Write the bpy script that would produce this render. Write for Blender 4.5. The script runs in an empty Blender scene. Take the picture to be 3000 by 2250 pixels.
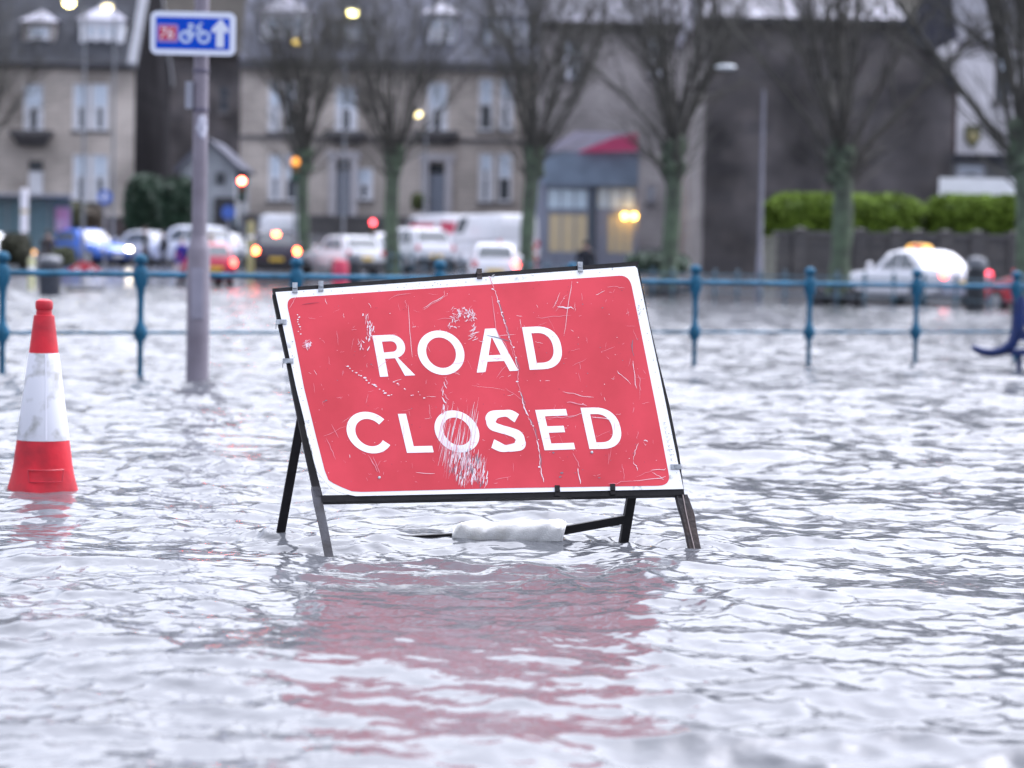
import bpy, bmesh, math, random
import numpy as np
from mathutils import Vector, Matrix
C = bpy.context.scene
COL = C.collection
rad = math.radians
random.seed(7)
rng = np.random.default_rng(11)

# ------------------------------------------------------------------ camera, sky, sun, exposure
FPX = 7083.0                       # focal length in pixels of the 3000 px wide photograph (85 mm)
CAMH = 0.82
PITCH = math.atan(340 / FPX)
ROLL = rad(1.0)
FWD = Vector((0, math.cos(PITCH), -math.sin(PITCH)))
UP0 = Vector((0, math.sin(PITCH), math.cos(PITCH)))
RT0 = Vector((1, 0, 0))
RT = RT0 * math.cos(ROLL) + UP0 * math.sin(ROLL)
UP = -RT0 * math.sin(ROLL) + UP0 * math.cos(ROLL)
CAM = Vector((0, 0, CAMH))
cd = bpy.data.cameras.new('camera')
cam = bpy.data.objects.new('camera', cd)
COL.objects.link(cam)
m = Matrix.Identity(4)
for i in range(3):
    m[i][0] = RT[i]; m[i][1] = UP[i]; m[i][2] = -FWD[i]; m[i][3] = CAM[i]
cam.matrix_world = m
cd.sensor_width = 36.0
cd.lens = 85.0
cd.clip_start = 0.1
cd.clip_end = 3000
cd.dof.use_dof = True
cd.dof.focus_distance = 7.05
cd.dof.aperture_fstop = 3.0
C.camera = cam

SUN_EL, SUN_AZ = 57.0, 43.0         # high, veiled by thick cloud
w = bpy.data.worlds.new('World'); C.world = w; w.use_nodes = True
nt = w.node_tree; nt.nodes.clear()
sky = nt.nodes.new('ShaderNodeTexSky'); sky.sky_type = 'NISHITA'; sky.sun_disc = False
sky.sun_elevation = rad(SUN_EL); sky.sun_rotation = rad(SUN_AZ)
sky.air_density = 1.0; sky.dust_density = 4.0; sky.ozone_density = 1.0
hsv = nt.nodes.new('ShaderNodeHueSaturation'); hsv.inputs['Saturation'].default_value = 0.22
tint = nt.nodes.new('ShaderNodeMix'); tint.data_type = 'RGBA'; tint.blend_type = 'MULTIPLY'
tint.inputs['Factor'].default_value = 1.0
tint.inputs['B'].default_value = (0.945, 0.975, 1.12, 1)
tc = nt.nodes.new('ShaderNodeTexCoord')
nz = nt.nodes.new('ShaderNodeTexNoise'); nz.inputs['Scale'].default_value = 2.2; nz.inputs['Detail'].default_value = 5
mr = nt.nodes.new('ShaderNodeMapRange'); mr.inputs['From Min'].default_value = 0.3; mr.inputs['From Max'].default_value = 0.7
mr.inputs['To Min'].default_value = 0.86; mr.inputs['To Max'].default_value = 1.12
mul = nt.nodes.new('ShaderNodeMix'); mul.data_type = 'RGBA'; mul.blend_type = 'MULTIPLY'; mul.inputs['Factor'].default_value = 1.0
bg = nt.nodes.new('ShaderNodeBackground'); bg.inputs['Strength'].default_value = 0.13
out = nt.nodes.new('ShaderNodeOutputWorld')
L = nt.links.new
L(sky.outputs[0], hsv.inputs['Color']); L(hsv.outputs[0], tint.inputs['A'])
L(tc.outputs['Generated'], nz.inputs['Vector']); L(nz.outputs['Fac'], mr.inputs['Value'])
L(tint.outputs['Result'], mul.inputs['A']); L(mr.outputs[0], mul.inputs['B'])
# an overcast sky is darker towards the horizon than overhead
sep = nt.nodes.new('ShaderNodeSeparateXYZ'); L(tc.outputs['Generated'], sep.inputs[0])
oc = nt.nodes.new('ShaderNodeMapRange'); oc.inputs['From Min'].default_value = 0.05; oc.inputs['From Max'].default_value = 0.75
oc.inputs['To Min'].default_value = 0.62; oc.inputs['To Max'].default_value = 1.22
L(sep.outputs['Z'], oc.inputs['Value'])
mu2 = nt.nodes.new('ShaderNodeMix'); mu2.data_type = 'RGBA'; mu2.blend_type = 'MULTIPLY'; mu2.inputs['Factor'].default_value = 1.0
L(mul.outputs['Result'], mu2.inputs['A']); L(oc.outputs[0], mu2.inputs['B'])
L(mu2.outputs['Result'], bg.inputs['Color']); L(bg.outputs[0], out.inputs['Surface'])

sd = bpy.data.lights.new('sun', 'SUN'); sd.energy = 0.55; sd.angle = rad(120); sd.color = (1.0, 0.97, 0.93)
sun = bpy.data.objects.new('sun', sd); COL.objects.link(sun)
az = rad(SUN_AZ)
sdir = Vector((math.sin(az) * math.cos(rad(SUN_EL)), math.cos(az) * math.cos(rad(SUN_EL)), math.sin(rad(SUN_EL))))
sun.rotation_euler = sdir.to_track_quat('Z', 'Y').to_euler()
C.view_settings.view_transform = 'Standard'
C.view_settings.look = 'None'
C.view_settings.exposure = 1.87
C.view_settings.gamma = 1.0
C.render.engine = 'CYCLES'
C.cycles.use_denoising = True
C.cycles.max_bounces = 6
C.cycles.caustics_reflective = False
C.cycles.caustics_refractive = False

# ------------------------------------------------------------------ pixel -> world helpers
def ray(x, y):
    return FWD * FPX + RT * (x - 1500) - UP * (y - 1125)
def W(x, y, Y):
    d = ray(x, y)
    return CAM + d * (Y / d.y)
def WX(x, Y, y=700):
    return W(x, y, Y).x
def WZ(y, Y, x=1500):
    return W(x, y, Y).z
def G(x, y, z=0.0):
    d = ray(x, y)
    return CAM + d * ((z - CAMH) / d.z)
def sm(a, b, v):
    t = min(1.0, max(0.0, (v - a) / (b - a)))
    return t * t * (3 - 2 * t)
def gz(X, Y):
    u = min(1, max(0, (6 - X) / 14))
    t = Y - (62 + 16 * u)
    z = -0.35 + 0.35 * min(1, max(0, (t + 12) / 12)) + 0.45 * sm(0, 11 + 9 * u, t) + 0.3 * min(1, max(0, (t - 10) / 20))
    z += 1.6 * sm(103, 114, Y)
    return z

# ------------------------------------------------------------------ materials
MATS = {}
def mat(name, col, rough=0.6, metal=0.0, var=0.0, scale=6.0, bump=0.0, bscale=40.0, emit=None, estr=0.0, col2=None, spec=0.5, detail=5, lo=0.35, hi=0.65, stretch=None):
    if name in MATS: return MATS[name]
    M = bpy.data.materials.new(name); M.use_nodes = True
    n = M.node_tree; p = n.nodes['Principled BSDF']
    p.inputs['Base Color'].default_value = (*col, 1)
    p.inputs['Roughness'].default_value = rough
    p.inputs['Metallic'].default_value = metal
    p.inputs['Specular IOR Level'].default_value = spec
    t = n.nodes.new('ShaderNodeTexCoord')
    src = t.outputs['Object']
    if stretch:
        mp = n.nodes.new('ShaderNodeMapping'); mp.inputs['Scale'].default_value = stretch
        n.links.new(src, mp.inputs['Vector']); src = mp.outputs[0]
    if var or col2:
        z = n.nodes.new('ShaderNodeTexNoise'); z.inputs['Scale'].default_value = scale; z.inputs['Detail'].default_value = detail
        r = n.nodes.new('ShaderNodeValToRGB')
        a = col2 if col2 else tuple(c * (1 - var) for c in col)
        b = col if col2 else tuple(min(1, c * (1 + var)) for c in col)
        r.color_ramp.elements[0].position = lo; r.color_ramp.elements[0].color = (*a, 1)
        r.color_ramp.elements[1].position = hi; r.color_ramp.elements[1].color = (*b, 1)
        n.links.new(src, z.inputs['Vector']); n.links.new(z.outputs['Fac'], r.inputs[0])
        n.links.new(r.outputs[0], p.inputs['Base Color'])
    if bump:
        z2 = n.nodes.new('ShaderNodeTexNoise'); z2.inputs['Scale'].default_value = bscale; z2.inputs['Detail'].default_value = 4
        bp = n.nodes.new('ShaderNodeBump'); bp.inputs['Strength'].default_value = bump; bp.inputs['Distance'].default_value = 0.02
        n.links.new(src, z2.inputs['Vector']); n.links.new(z2.outputs['Fac'], bp.inputs['Height'])
        n.links.new(bp.outputs[0], p.inputs['Normal'])
    if emit:
        p.inputs['Emission Color'].default_value = (*emit, 1)
        p.inputs['Emission Strength'].default_value = estr
    MATS[name] = M
    return M

def stone(name, c1, c2, mortar, bw=0.55, bh=0.28, rough=0.85, mix=0.5):
    M = bpy.data.materials.new(name); M.use_nodes = True
    n = M.node_tree; p = n.nodes['Principled BSDF']; p.inputs['Roughness'].default_value = rough
    t = n.nodes.new('ShaderNodeTexCoord'); mp = n.nodes.new('ShaderNodeMapping')
    mp.inputs['Rotation'].default_value = (rad(90), 0, 0)
    b = n.nodes.new('ShaderNodeTexBrick')
    b.inputs['Color1'].default_value = (*c1, 1); b.inputs['Color2'].default_value = (*c2, 1); b.inputs['Mortar'].default_value = (*mortar, 1)
    b.inputs['Scale'].default_value = 1.0; b.inputs['Brick Width'].default_value = bw; b.inputs['Row Height'].default_value = bh
    b.inputs['Mortar Size'].default_value = 0.012
    z = n.nodes.new('ShaderNodeTexNoise'); z.inputs['Scale'].default_value = 0.45; z.inputs['Detail'].default_value = 8
    r = n.nodes.new('ShaderNodeMapRange'); r.inputs['From Min'].default_value = 0.3; r.inputs['From Max'].default_value = 0.7
    r.inputs['To Min'].default_value = 1 - mix; r.inputs['To Max'].default_value = 1 + mix * 0.5
    x = n.nodes.new('ShaderNodeMix'); x.data_type = 'RGBA'; x.blend_type = 'MULTIPLY'; x.inputs['Factor'].default_value = 1
    n.links.new(t.outputs['Object'], mp.inputs['Vector']); n.links.new(mp.outputs[0], b.inputs['Vector'])
    n.links.new(t.outputs['Object'], z.inputs['Vector']); n.links.new(z.outputs['Fac'], r.inputs['Value'])
    n.links.new(b.outputs['Color'], x.inputs['A']); n.links.new(r.outputs[0], x.inputs['B'])
    n.links.new(x.outputs['Result'], p.inputs['Base Color'])
    bp = n.nodes.new('ShaderNodeBump'); bp.inputs['Strength'].default_value = 0.5; bp.inputs['Distance'].default_value = 0.02
    n.links.new(b.outputs['Fac'], bp.inputs['Height']); bp.invert = True
    n.links.new(bp.outputs[0], p.inputs['Normal'])
    MATS[name] = M
    return M

STONE = stone('pale sandstone', (0.50, 0.445, 0.40), (0.57, 0.51, 0.46), (0.38, 0.335, 0.3), mix=0.42)
STONE2 = stone('grey sandstone', (0.31, 0.285, 0.28), (0.36, 0.335, 0.325), (0.24, 0.225, 0.22), mix=0.4)
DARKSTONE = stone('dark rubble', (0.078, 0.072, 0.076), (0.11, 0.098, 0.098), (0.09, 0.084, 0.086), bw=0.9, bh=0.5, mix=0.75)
GABLESTONE = stone('very dark gable rubble', (0.026, 0.025, 0.028), (0.036, 0.034, 0.038), (0.03, 0.03, 0.032), bw=.4, bh=.25, mix=.4)  # left house gable only: rubble tone far darker than its pale front
GABLESTONE.node_tree.nodes['Principled BSDF'].inputs['Specular IOR Level'].default_value = 0.0
WALLSTONE = stone('garden wall stone', (0.085, 0.082, 0.085), (0.12, 0.112, 0.11), (0.06, 0.06, 0.062), bw=0.4, bh=0.2, mix=0.4)
SLATE = mat('wet slate', (0.10, 0.105, 0.135), 0.55, spec=.25, var=0.3, scale=1.2, bump=0.2, bscale=12)
SLATEP = mat('pale wet slate', (0.30, 0.30, 0.36), 0.4, var=0.25, scale=1.0, bump=0.2, bscale=12)
SLATED = mat('dark slate', (0.04, 0.043, 0.052), 0.7, var=0.3, scale=1.5, spec=.15)
TRIM = mat('weathered stone trim', (0.13, 0.125, 0.13), 0.8, var=0.25, scale=2)
WHITEP = mat('white paint', (0.82, 0.83, 0.88), 0.45, var=0.06, scale=2)
GREYP = mat('grey paint', (0.33, 0.34, 0.38), 0.5, var=0.1, scale=2)
RENDER = mat('white render', (0.66, 0.65, 0.68), 0.8, var=0.12, scale=0.8)
GLASS = mat('window glass', (0.05, 0.06, 0.075), 0.06, spec=0.9)
BLIND = mat('window blind', (0.60, 0.68, 0.78), 0.7)
CURTAIN = mat('net curtain', (0.78, 0.80, 0.86), 0.8)
IRON = mat('black iron', (0.03, 0.03, 0.034), 0.45, var=0.3)
FENCE = mat('blue railing paint', (0.02, 0.10, 0.175), 0.6, spec=.12, var=0.3, scale=9, bump=0.15, bscale=60)
FENCEFAR = mat('dark teal railing paint', (0.05, 0.115, 0.16), 0.5, var=0.25, scale=9)
ASPHALT = mat('wet asphalt', (0.07, 0.072, 0.08), 0.16, var=0.25, scale=0.7, bump=0.15, bscale=8)
BARK = mat('mossy bark', (0.105, 0.15, 0.095), 0.9, col2=(0.05, 0.06, 0.048), scale=3, bump=0.6, bscale=14)
TWIG = mat('bare twig bark', (0.068, 0.066, 0.058), 0.9, var=0.3, scale=3)
TYRE = mat('tyre rubber', (0.02, 0.02, 0.022), 0.8, var=0.2)
RIM = mat('alloy rim', (0.45, 0.46, 0.48), 0.35, metal=0.7, var=0.1)
CARGLASS = mat('car glass', (0.10, 0.115, 0.13), 0.08, spec=0.9)
PLATEY = mat('yellow number plate', (0.75, 0.5, 0.05), 0.4, var=0.05)
PLATEW = mat('white number plate', (0.75, 0.75, 0.75), 0.4, var=0.05)
TRIMBLK = mat('black plastic trim', (0.025, 0.025, 0.028), 0.55, var=0.2)
LENSR = mat('red lamp lens', (0.5, 0.02, 0.03), 0.2)
LENSW = mat('clear lamp lens', (0.7, 0.7, 0.7), 0.15)
LITR = mat('lit brake lamp', (0.6, 0.05, 0.03), 0.3, emit=(1.0, 0.12, 0.035), estr=13)
LITRD = mat('lit tail lamp', (0.6, 0.05, 0.05), 0.3, emit=(1.0, 0.07, 0.05), estr=4.5)
LITRO = mat('lit orange tail lamp', (0.6, 0.1, 0.03), 0.3, emit=(1.0, 0.26, 0.03), estr=6)
LITDIM = mat('dim tail lamp', (0.6, 0.03, 0.05), 0.3, emit=(1.0, 0.05, 0.09), estr=2.0)
LITW = mat('lit head lamp', (0.8, 0.8, 0.7), 0.3, emit=(1.0, 0.88, 0.66), estr=9)
LITWD = mat('lit side lamp', (0.8, 0.7, 0.6), 0.3, emit=(1.0, 0.78, 0.60), estr=2.6)
LITAM = mat('lit amber lamp', (0.8, 0.4, 0.05), 0.3, emit=(1.0, 0.50, 0.16), estr=1.0)
LITSIG = mat('lit red signal', (0.8, 0.05, 0.05), 0.3, emit=(1.0, 0.055, 0.028), estr=46)
LITSIGD = mat('lit red signal far', (0.8, 0.05, 0.05), 0.3, emit=(1.0, 0.07, 0.09), estr=4.2)
LITYEL = mat('lit lamp yellow', (0.9, 0.8, 0.4), 0.3, emit=(1.0, 0.86, 0.32), estr=6)
LITYELD = mat('lit lamp yellow dim', (0.9, 0.7, 0.3), 0.3, emit=(1.0, 0.70, 0.17), estr=2.4)
LITYELG = mat('lit lamp faint', (0.9, 0.7, 0.4), 0.3, emit=(1.0, 0.80, 0.36), estr=1.6)
SHOPLIT = mat('lit shop window', (0.36, 0.32, 0.25), 0.4, emit=(1.0, 0.78, 0.42), estr=0.04)
BULB = mat('shop bulb', (0.9, 0.6, 0.2), 0.3, emit=(1.0, 0.52, 0.09), estr=7)

# ------------------------------------------------------------------ mesh builder
class MB:
    def __init__(s): s.v = []; s.f = []; s.mi = []
    def add(s, vs, fs, mi=0):
        b = len(s.v); s.v.extend([tuple(v) for v in vs])
        for f in fs: s.f.append(tuple(b + i for i in f)); s.mi.append(mi)
        return s
    def box(s, x0, x1, y0, y1, z0, z1, mi=0):
        vs = [(x, y, z) for z in (z0, z1) for y in (y0, y1) for x in (x0, x1)]
        return s.add(vs, [(0, 2, 3, 1), (4, 5, 7, 6), (0, 1, 5, 4), (2, 6, 7, 3), (0, 4, 6, 2), (1, 3, 7, 5)], mi)
    def tube(s, pts, rads, n=8, mi=0, cap=True):
        pts = [Vector(p) for p in pts]; vs = []; fs = []
        prev = None
        for i, p in enumerate(pts):
            d = (pts[min(i + 1, len(pts) - 1)] - pts[max(i - 1, 0)])
            d = d.normalized() if d.length > 1e-9 else Vector((0, 0, 1))
            if prev is None:
                a = d.cross(Vector((0.3, 0.2, 1)) if abs(d.z) < 0.9 else Vector((1, 0.1, 0))).normalized()
            else:
                a = (prev - d * prev.dot(d)); a = a.normalized() if a.length > 1e-6 else d.orthogonal().normalized()
            prev = a; b = d.cross(a)
            r = rads[i] if hasattr(rads, '__len__') else rads
            for k in range(n):
                t = 2 * math.pi * k / n
                vs.append(p + a * (r * math.cos(t)) + b * (r * math.sin(t)))
        for i in range(len(pts) - 1):
            for k in range(n):
                k2 = (k + 1) % n
                fs.append((i * n + k, i * n + k2, (i + 1) * n + k2, (i + 1) * n + k))
        if cap:
            fs.append(tuple(range(n - 1, -1, -1))); fs.append(tuple(range((len(pts) - 1) * n, len(pts) * n)))
        return s.add(vs, fs, mi)
    def lathe(s, prof, c=(0, 0, 0), n=16, mi=0, sq=None):
        vs = []; fs = []
        for j, (r, z) in enumerate(prof):
            for k in range(n):
                t = 2 * math.pi * k / n + 0.1
                rr = r
                if sq and sq[j] > 0:
                    e = 1 / max(abs(math.cos(t - 0.6)), abs(math.sin(t - 0.6)))
                    rr = r * (1 + sq[j] * (min(e, 1.3) - 1))
                vs.append((c[0] + rr * math.cos(t), c[1] + rr * math.sin(t), c[2] + z))
        for j in range(len(prof) - 1):
            for k in range(n):
                k2 = (k + 1) % n
                fs.append((j * n + k, j * n + k2, (j + 1) * n + k2, (j + 1) * n + k))
        fs.append(tuple(range(n - 1, -1, -1))); fs.append(tuple(range((len(prof) - 1) * n, len(prof) * n)))
        return s.add(vs, fs, mi)
    def prism(s, poly, y0, y1, mi=0):          # poly of (x, z), extruded along y
        n = len(poly)
        vs = [(x, y0, z) for x, z in poly] + [(x, y1, z) for x, z in poly]
        fs = [tuple(range(n)), tuple(range(2 * n - 1, n - 1, -1))]
        for i in range(n):
            j = (i + 1) % n; fs.append((i, i + n, j + n, j))
        return s.add(vs, fs, mi)
    def quadbar(s, P0, P1, a, b, mi=0):        # square bar between two points, half sizes along vectors a, b
        P0, P1, a, b = Vector(P0), Vector(P1), Vector(a), Vector(b)
        vs = [P + sa * a + sb * b for P in (P0, P1) for sa, sb in ((-1, -1), (1, -1), (1, 1), (-1, 1))]
        return s.add(vs, [(3, 2, 1, 0), (4, 5, 6, 7), (0, 1, 5, 4), (1, 2, 6, 5), (2, 3, 7, 6), (3, 0, 4, 7)], mi)
    def build(s, name, mats, parent=None, smooth=False, local=False):
        me = bpy.data.meshes.new(name)
        v = s.v
        if parent is not None and not local:
            root = parent
            while root.parent is not None: root = root.parent
            iv = (Matrix.Translation(root.location) @ root.rotation_euler.to_matrix().to_4x4()).inverted()
            v = [tuple(iv @ Vector(p)) for p in v]
        me.from_pydata(v, [], s.f)
        if not isinstance(mats, (list, tuple)): mats = [mats]
        for q in mats: me.materials.append(q)
        if len(mats) > 1: me.polygons.foreach_set('material_index', s.mi)
        bm = bmesh.new(); bm.from_mesh(me)
        bmesh.ops.recalc_face_normals(bm, faces=bm.faces)
        bm.to_mesh(me); bm.free()
        if smooth:
            me.polygons.foreach_set('use_smooth', [True] * len(me.polygons))
            try: me.set_sharp_from_angle(angle=rad(40))
            except Exception: pass
        o = bpy.data.objects.new(name, me); COL.objects.link(o)
        if parent is not None: o.parent = parent
        return o

def thing(name, label, cat, loc=(0, 0, 0), rotz=0.0, group=None):
    o = bpy.data.objects.new(name, None); COL.objects.link(o)
    o.location = loc; o.rotation_euler = (0, 0, rotz); o.empty_display_size = 0.2
    o['label'] = label; o['category'] = cat
    if group: o['group'] = group
    return o
def tag(o, label, cat, group=None):
    o['label'] = label; o['category'] = cat
    if group: o['group'] = group
    return o
def struct(o):
    o['kind'] = 'structure'; return o
def copypart(o, parent, loc=None):
    c = o.copy(); COL.objects.link(c); c.parent = parent
    if loc is not None: c.location = loc
    return c

# ------------------------------------------------------------------ water
def build_water():
    k = 0.0024
    rows = [-60, -20, -6, -1, 1.0, 2.0, 2.6]
    z = 3.0
    while z < 96: rows.append(z); z *= 1 + k
    Y = np.array(rows)
    du = 0.00115
    core = np.arange(-0.262, 0.2621, du)
    outer = 0.262 + np.cumsum(np.geomspace(0.004, 0.25, 26))
    U = np.concatenate([-outer[::-1], core, outer])
    wid = np.maximum(Y, 3.0)
    XX = U[None, :] * wid[:, None]; YY = np.repeat(Y[:, None], len(U), 1)
    nr, nc = XX.shape
    res = np.maximum(np.maximum(YY, 3) * k, 0.01)
    ZZ = np.zeros_like(XX); DX = np.zeros_like(XX); DY = np.zeros_like(XX)
    # slow patchiness for the small ripples
    patch = np.zeros_like(XX)
    for i in range(14):
        lam = rng.uniform(0.9, 4.0); th = rng.uniform(0, 2 * np.pi); ph = rng.uniform(0, 2 * np.pi)
        patch += np.sin((XX * np.cos(th) + YY * np.sin(th)) * 2 * np.pi / lam + ph)
    patch = 0.5 + 0.5 * np.tanh(patch / 2.4)
    NW = 165
    lams = np.geomspace(0.06, 2.2, NW)
    for lam in lams:
        lam = lam * rng.uniform(0.96, 1.04)
        th = rng.normal(rad(250), rad(48)); ph = rng.uniform(0, 2 * np.pi)
        kk = 2 * np.pi / lam
        sl = WSLOPE * (0.38 if lam > 1.0 else 0.5 if lam > .5 else 0.75 if lam > .32 else 1.12)
        a = sl * lam / (2 * np.pi)
        wgt = np.clip((lam / res - 2.2) / 2.0, 0, 1)
        if lam < 0.5: wgt = wgt * (0.55 + 0.75 * patch)
        if lam > 0.3: wgt = wgt * (1 + 0.9 * np.clip((YY - 9) / 16, 0, 1))
        p = (XX * np.cos(th) + YY * np.sin(th)) * kk + ph
        c = a * wgt
        ZZ += c * np.cos(p)
        s = c * np.sin(p) * 0.85
        DX -= s * np.cos(th); DY -= s * np.sin(th)
    for (px, py, rr, am) in RIPPLES:
        r = np.hypot(XX - px, YY - py)
        ZZ += am * np.exp(-((r - rr) / 0.13) ** 2) * np.cos(2 * np.pi * (r - rr) / 0.075)
    fade = np.clip((YY - 2.0) / 1.5, 0, 1)
    ZZ *= fade; DX *= fade; DY *= fade
    v = np.stack([XX + DX, YY + DY, ZZ], -1).reshape(-1, 3)
    idx = np.arange(nr * nc).reshape(nr, nc)
    q = np.stack([idx[:-1, :-1], idx[:-1, 1:], idx[1:, 1:], idx[1:, :-1]], -1).reshape(-1, 4)
    me = bpy.data.meshes.new('water')
    me.vertices.add(len(v)); me.vertices.foreach_set('co', v.ravel().astype(np.float32))
    me.loops.add(q.size); me.loops.foreach_set('vertex_index', q.ravel().astype(np.int32))
    me.polygons.add(len(q)); me.polygons.foreach_set('loop_start', np.arange(0, q.size, 4, dtype=np.int32))
    me.update(calc_edges=True); me.validate()
    me.polygons.foreach_set('use_smooth', np.ones(len(me.polygons), dtype=bool))
    M = bpy.data.materials.new('flood water'); M.use_nodes = True
    n = M.node_tree; p = n.nodes['Principled BSDF']
    p.inputs['Base Color'].default_value = (0.085, 0.09, 0.10, 1); p.inputs['Roughness'].default_value = 0.11
    p.inputs['IOR'].default_value = 1.36
    t = n.nodes.new('ShaderNodeTexCoord')
    a = n.nodes.new('ShaderNodeTexNoise'); a.inputs['Scale'].default_value = 13.0; a.inputs['Detail'].default_value = 2.0; a.inputs['Roughness'].default_value = 0.55
    b = n.nodes.new('ShaderNodeBump'); b.inputs['Strength'].default_value = 0.2; b.inputs['Distance'].default_value = 0.03
    n.links.new(t.outputs['Object'], a.inputs['Vector']); n.links.new(a.outputs['Fac'], b.inputs['Height'])
    sx = n.nodes.new('ShaderNodeSeparateXYZ'); n.links.new(t.outputs['Object'], sx.inputs[0])
    fr_ = n.nodes.new('ShaderNodeMapRange'); fr_.inputs['From Min'].default_value = 8; fr_.inputs['From Max'].default_value = 24
    fr_.inputs['To Min'].default_value = 0.0; fr_.inputs['To Max'].default_value = 0.75
    n.links.new(sx.outputs['Y'], fr_.inputs['Value'])
    a2 = n.nodes.new('ShaderNodeTexNoise'); a2.inputs['Scale'].default_value = 3.2; a2.inputs['Detail'].default_value = 3
    b2 = n.nodes.new('ShaderNodeBump'); b2.inputs['Distance'].default_value = 0.10
    n.links.new(t.outputs['Object'], a2.inputs['Vector']); n.links.new(a2.outputs['Fac'], b2.inputs['Height'])
    n.links.new(fr_.outputs[0], b2.inputs['Strength']); n.links.new(b.outputs[0], b2.inputs['Normal'])
    n.links.new(b2.outputs[0], p.inputs['Normal'])
    me.materials.append(M)
    o = bpy.data.objects.new('water', me); COL.objects.link(o)
    return struct(o)
WSLOPE = 0.0212
FEET = [G(962, 1612), G(2043, 1615), G(819, 1573), G(1827, 1587)]
CONE = G(125, 1440)
RIPPLES = [(f.x, f.y, 0.05, 0.006) for f in FEET] + [(CONE.x, CONE.y, 0.14, 0.004)]
build_water()

# ground sheet, rising out of the water to the street
def build_ground():
    xs = np.concatenate([np.linspace(-700, -60, 14), np.linspace(-50, 50, 81), np.linspace(60, 700, 14)])
    ys = np.concatenate([np.linspace(-200, 40, 13), np.linspace(44, 150, 107), np.linspace(160, 900, 16)])
    g = MB(); vs = []
    for y in ys:
        for x in xs: vs.append((x, y, gz(x, y)))
    nx = len(xs)
    fs = [(j * nx + i, j * nx + i + 1, (j + 1) * nx + i + 1, (j + 1) * nx + i) for j in range(len(ys) - 1) for i in range(nx - 1)]
    g.add(vs, fs)
    return struct(g.build('ground', ASPHALT, smooth=True))
build_ground()
HILLM = mat('winter hillside', (0.052, 0.045, 0.034), 0.95, col2=(0.032, 0.033, 0.026), scale=0.15, bump=0.5, bscale=1.0)
def build_hills():
    xs = np.linspace(-260, 260, 80); ys = np.linspace(165, 420, 40)
    vs = []
    for y in ys:
        for x in xs:
            t = sm(165, 400, y)
            vs.append((x, y, gz(x, y) - 1.0 + t * (70 + 10 * math.sin(x * 0.02) + 5 * math.sin(x * 0.07 + 1)) + (3 * math.sin(x * 0.31 + y * 0.2) + 2 * math.sin(x * 0.7 - y * 0.43) + random.uniform(-1, 1)) * t))
    nx = 80
    fs = [(j * nx + i, j * nx + i + 1, (j + 1) * nx + i + 1, (j + 1) * nx + i) for j in range(39) for i in range(nx - 1)]
    return struct(MB().add(vs, fs).build('hills', HILLM))
build_hills()

# ------------------------------------------------------------------ buildings
def facade(mb, x0, x1, z0, z1, Y, ops, depth=0.22, mi=0):
    """wall sheet facing -Y with real openings (x0,x1,z0,z1) and their reveals"""
    xs = sorted({x0, x1, *[v for o in ops for v in o[:2]]}); zs = sorted({z0, z1, *[v for o in ops for v in o[2:4]]})
    for i in range(len(xs) - 1):
        for j in range(len(zs) - 1):
            cx, cz = (xs[i] + xs[i + 1]) / 2, (zs[j] + zs[j + 1]) / 2
            if cx < x0 or cx > x1 or cz < z0 or cz > z1: continue
            if any(o[0] < cx < o[1] and o[2] < cz < o[3] for o in ops): continue
            mb.add([(xs[i], Y, zs[j]), (xs[i + 1], Y, zs[j]), (xs[i + 1], Y, zs[j + 1]), (xs[i], Y, zs[j + 1])], [(0, 1, 2, 3)], mi)
    for a, b, c, d in [o[:4] for o in ops]:
        Q = Y + depth
        mb.add([(a, Y, c), (b, Y, c), (b, Y, d), (a, Y, d), (a, Q, c), (b, Q, c), (b, Q, d), (a, Q, d)],
               [(0, 1, 5, 4), (1, 2, 6, 5), (2, 3, 7, 6), (3, 0, 4, 7)], mi)

def rectpx(x0, x1, y0, y1, Y):
    ym, xm = (y0 + y1) / 2, (x0 + x1) / 2
    return (WX(x0, Y, ym), WX(x1, Y, ym), WZ(y1, Y, xm), WZ(y0, Y, xm))

def window(parent, r, Y, blind=0.35, frame=WHITEP, glass=GLASS, sill=True, mull=0, curtain=True):
    a, b, c, d = r
    t = 0.12
    Q = Y + 0.06
    f = MB()
    f.box(a, a + t, Q, Q + 0.08, c, d); f.box(b - t, b, Q, Q + 0.08, c, d)
    f.box(a + t, b - t, Q, Q + 0.08, c, c + t); f.box(a + t, b - t, Q, Q + 0.08, d - t, d)
    zm = (c + d) / 2
    f.box(a + t, b - t, Q - 0.02, Q + 0.08, zm - 0.045, zm + 0.045)
    for k in range(mull):
        xm = a + (b - a) * (k + 1) / (mull + 1)
        f.box(xm - 0.05, xm + 0.05, Q + 0.003, Q + 0.083, c + t, zm - 0.045); f.box(xm - 0.05, xm + 0.05, Q + 0.003, Q + 0.083, zm + 0.045, d - t)
    fo = f.build('window', frame, parent)
    MB().box(a + t, b - t, Q + 0.05, Q + 0.06, c + t, d - t).build('pane', glass, fo)
    if blind > 0:
        MB().box(a + t + 0.01, b - t - 0.01, Q + 0.035, Q + 0.045, d - t - blind * (d - c), d - t - 0.005).build('blind', BLIND, fo)
    if curtain:
        cm = MB(); wd = (b - a) * 0.22
        ztop = d - t - blind * (d - c) - 0.01
        cm.box(a + t + 0.01, a + t + wd, Q + 0.037, Q + 0.047, c + t + 0.01, ztop)
        cm.box(b - t - wd, b - t - 0.01, Q + 0.037, Q + 0.047, c + t + 0.01, ztop)
        cm.build('curtain', CURTAIN, fo)
    if sill:
        MB().box(a - 0.1, b + 0.1, Y - 0.1, Y + 0.12, c - 0.14, c).build('sill', TRIM, fo)
    return fo

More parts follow.
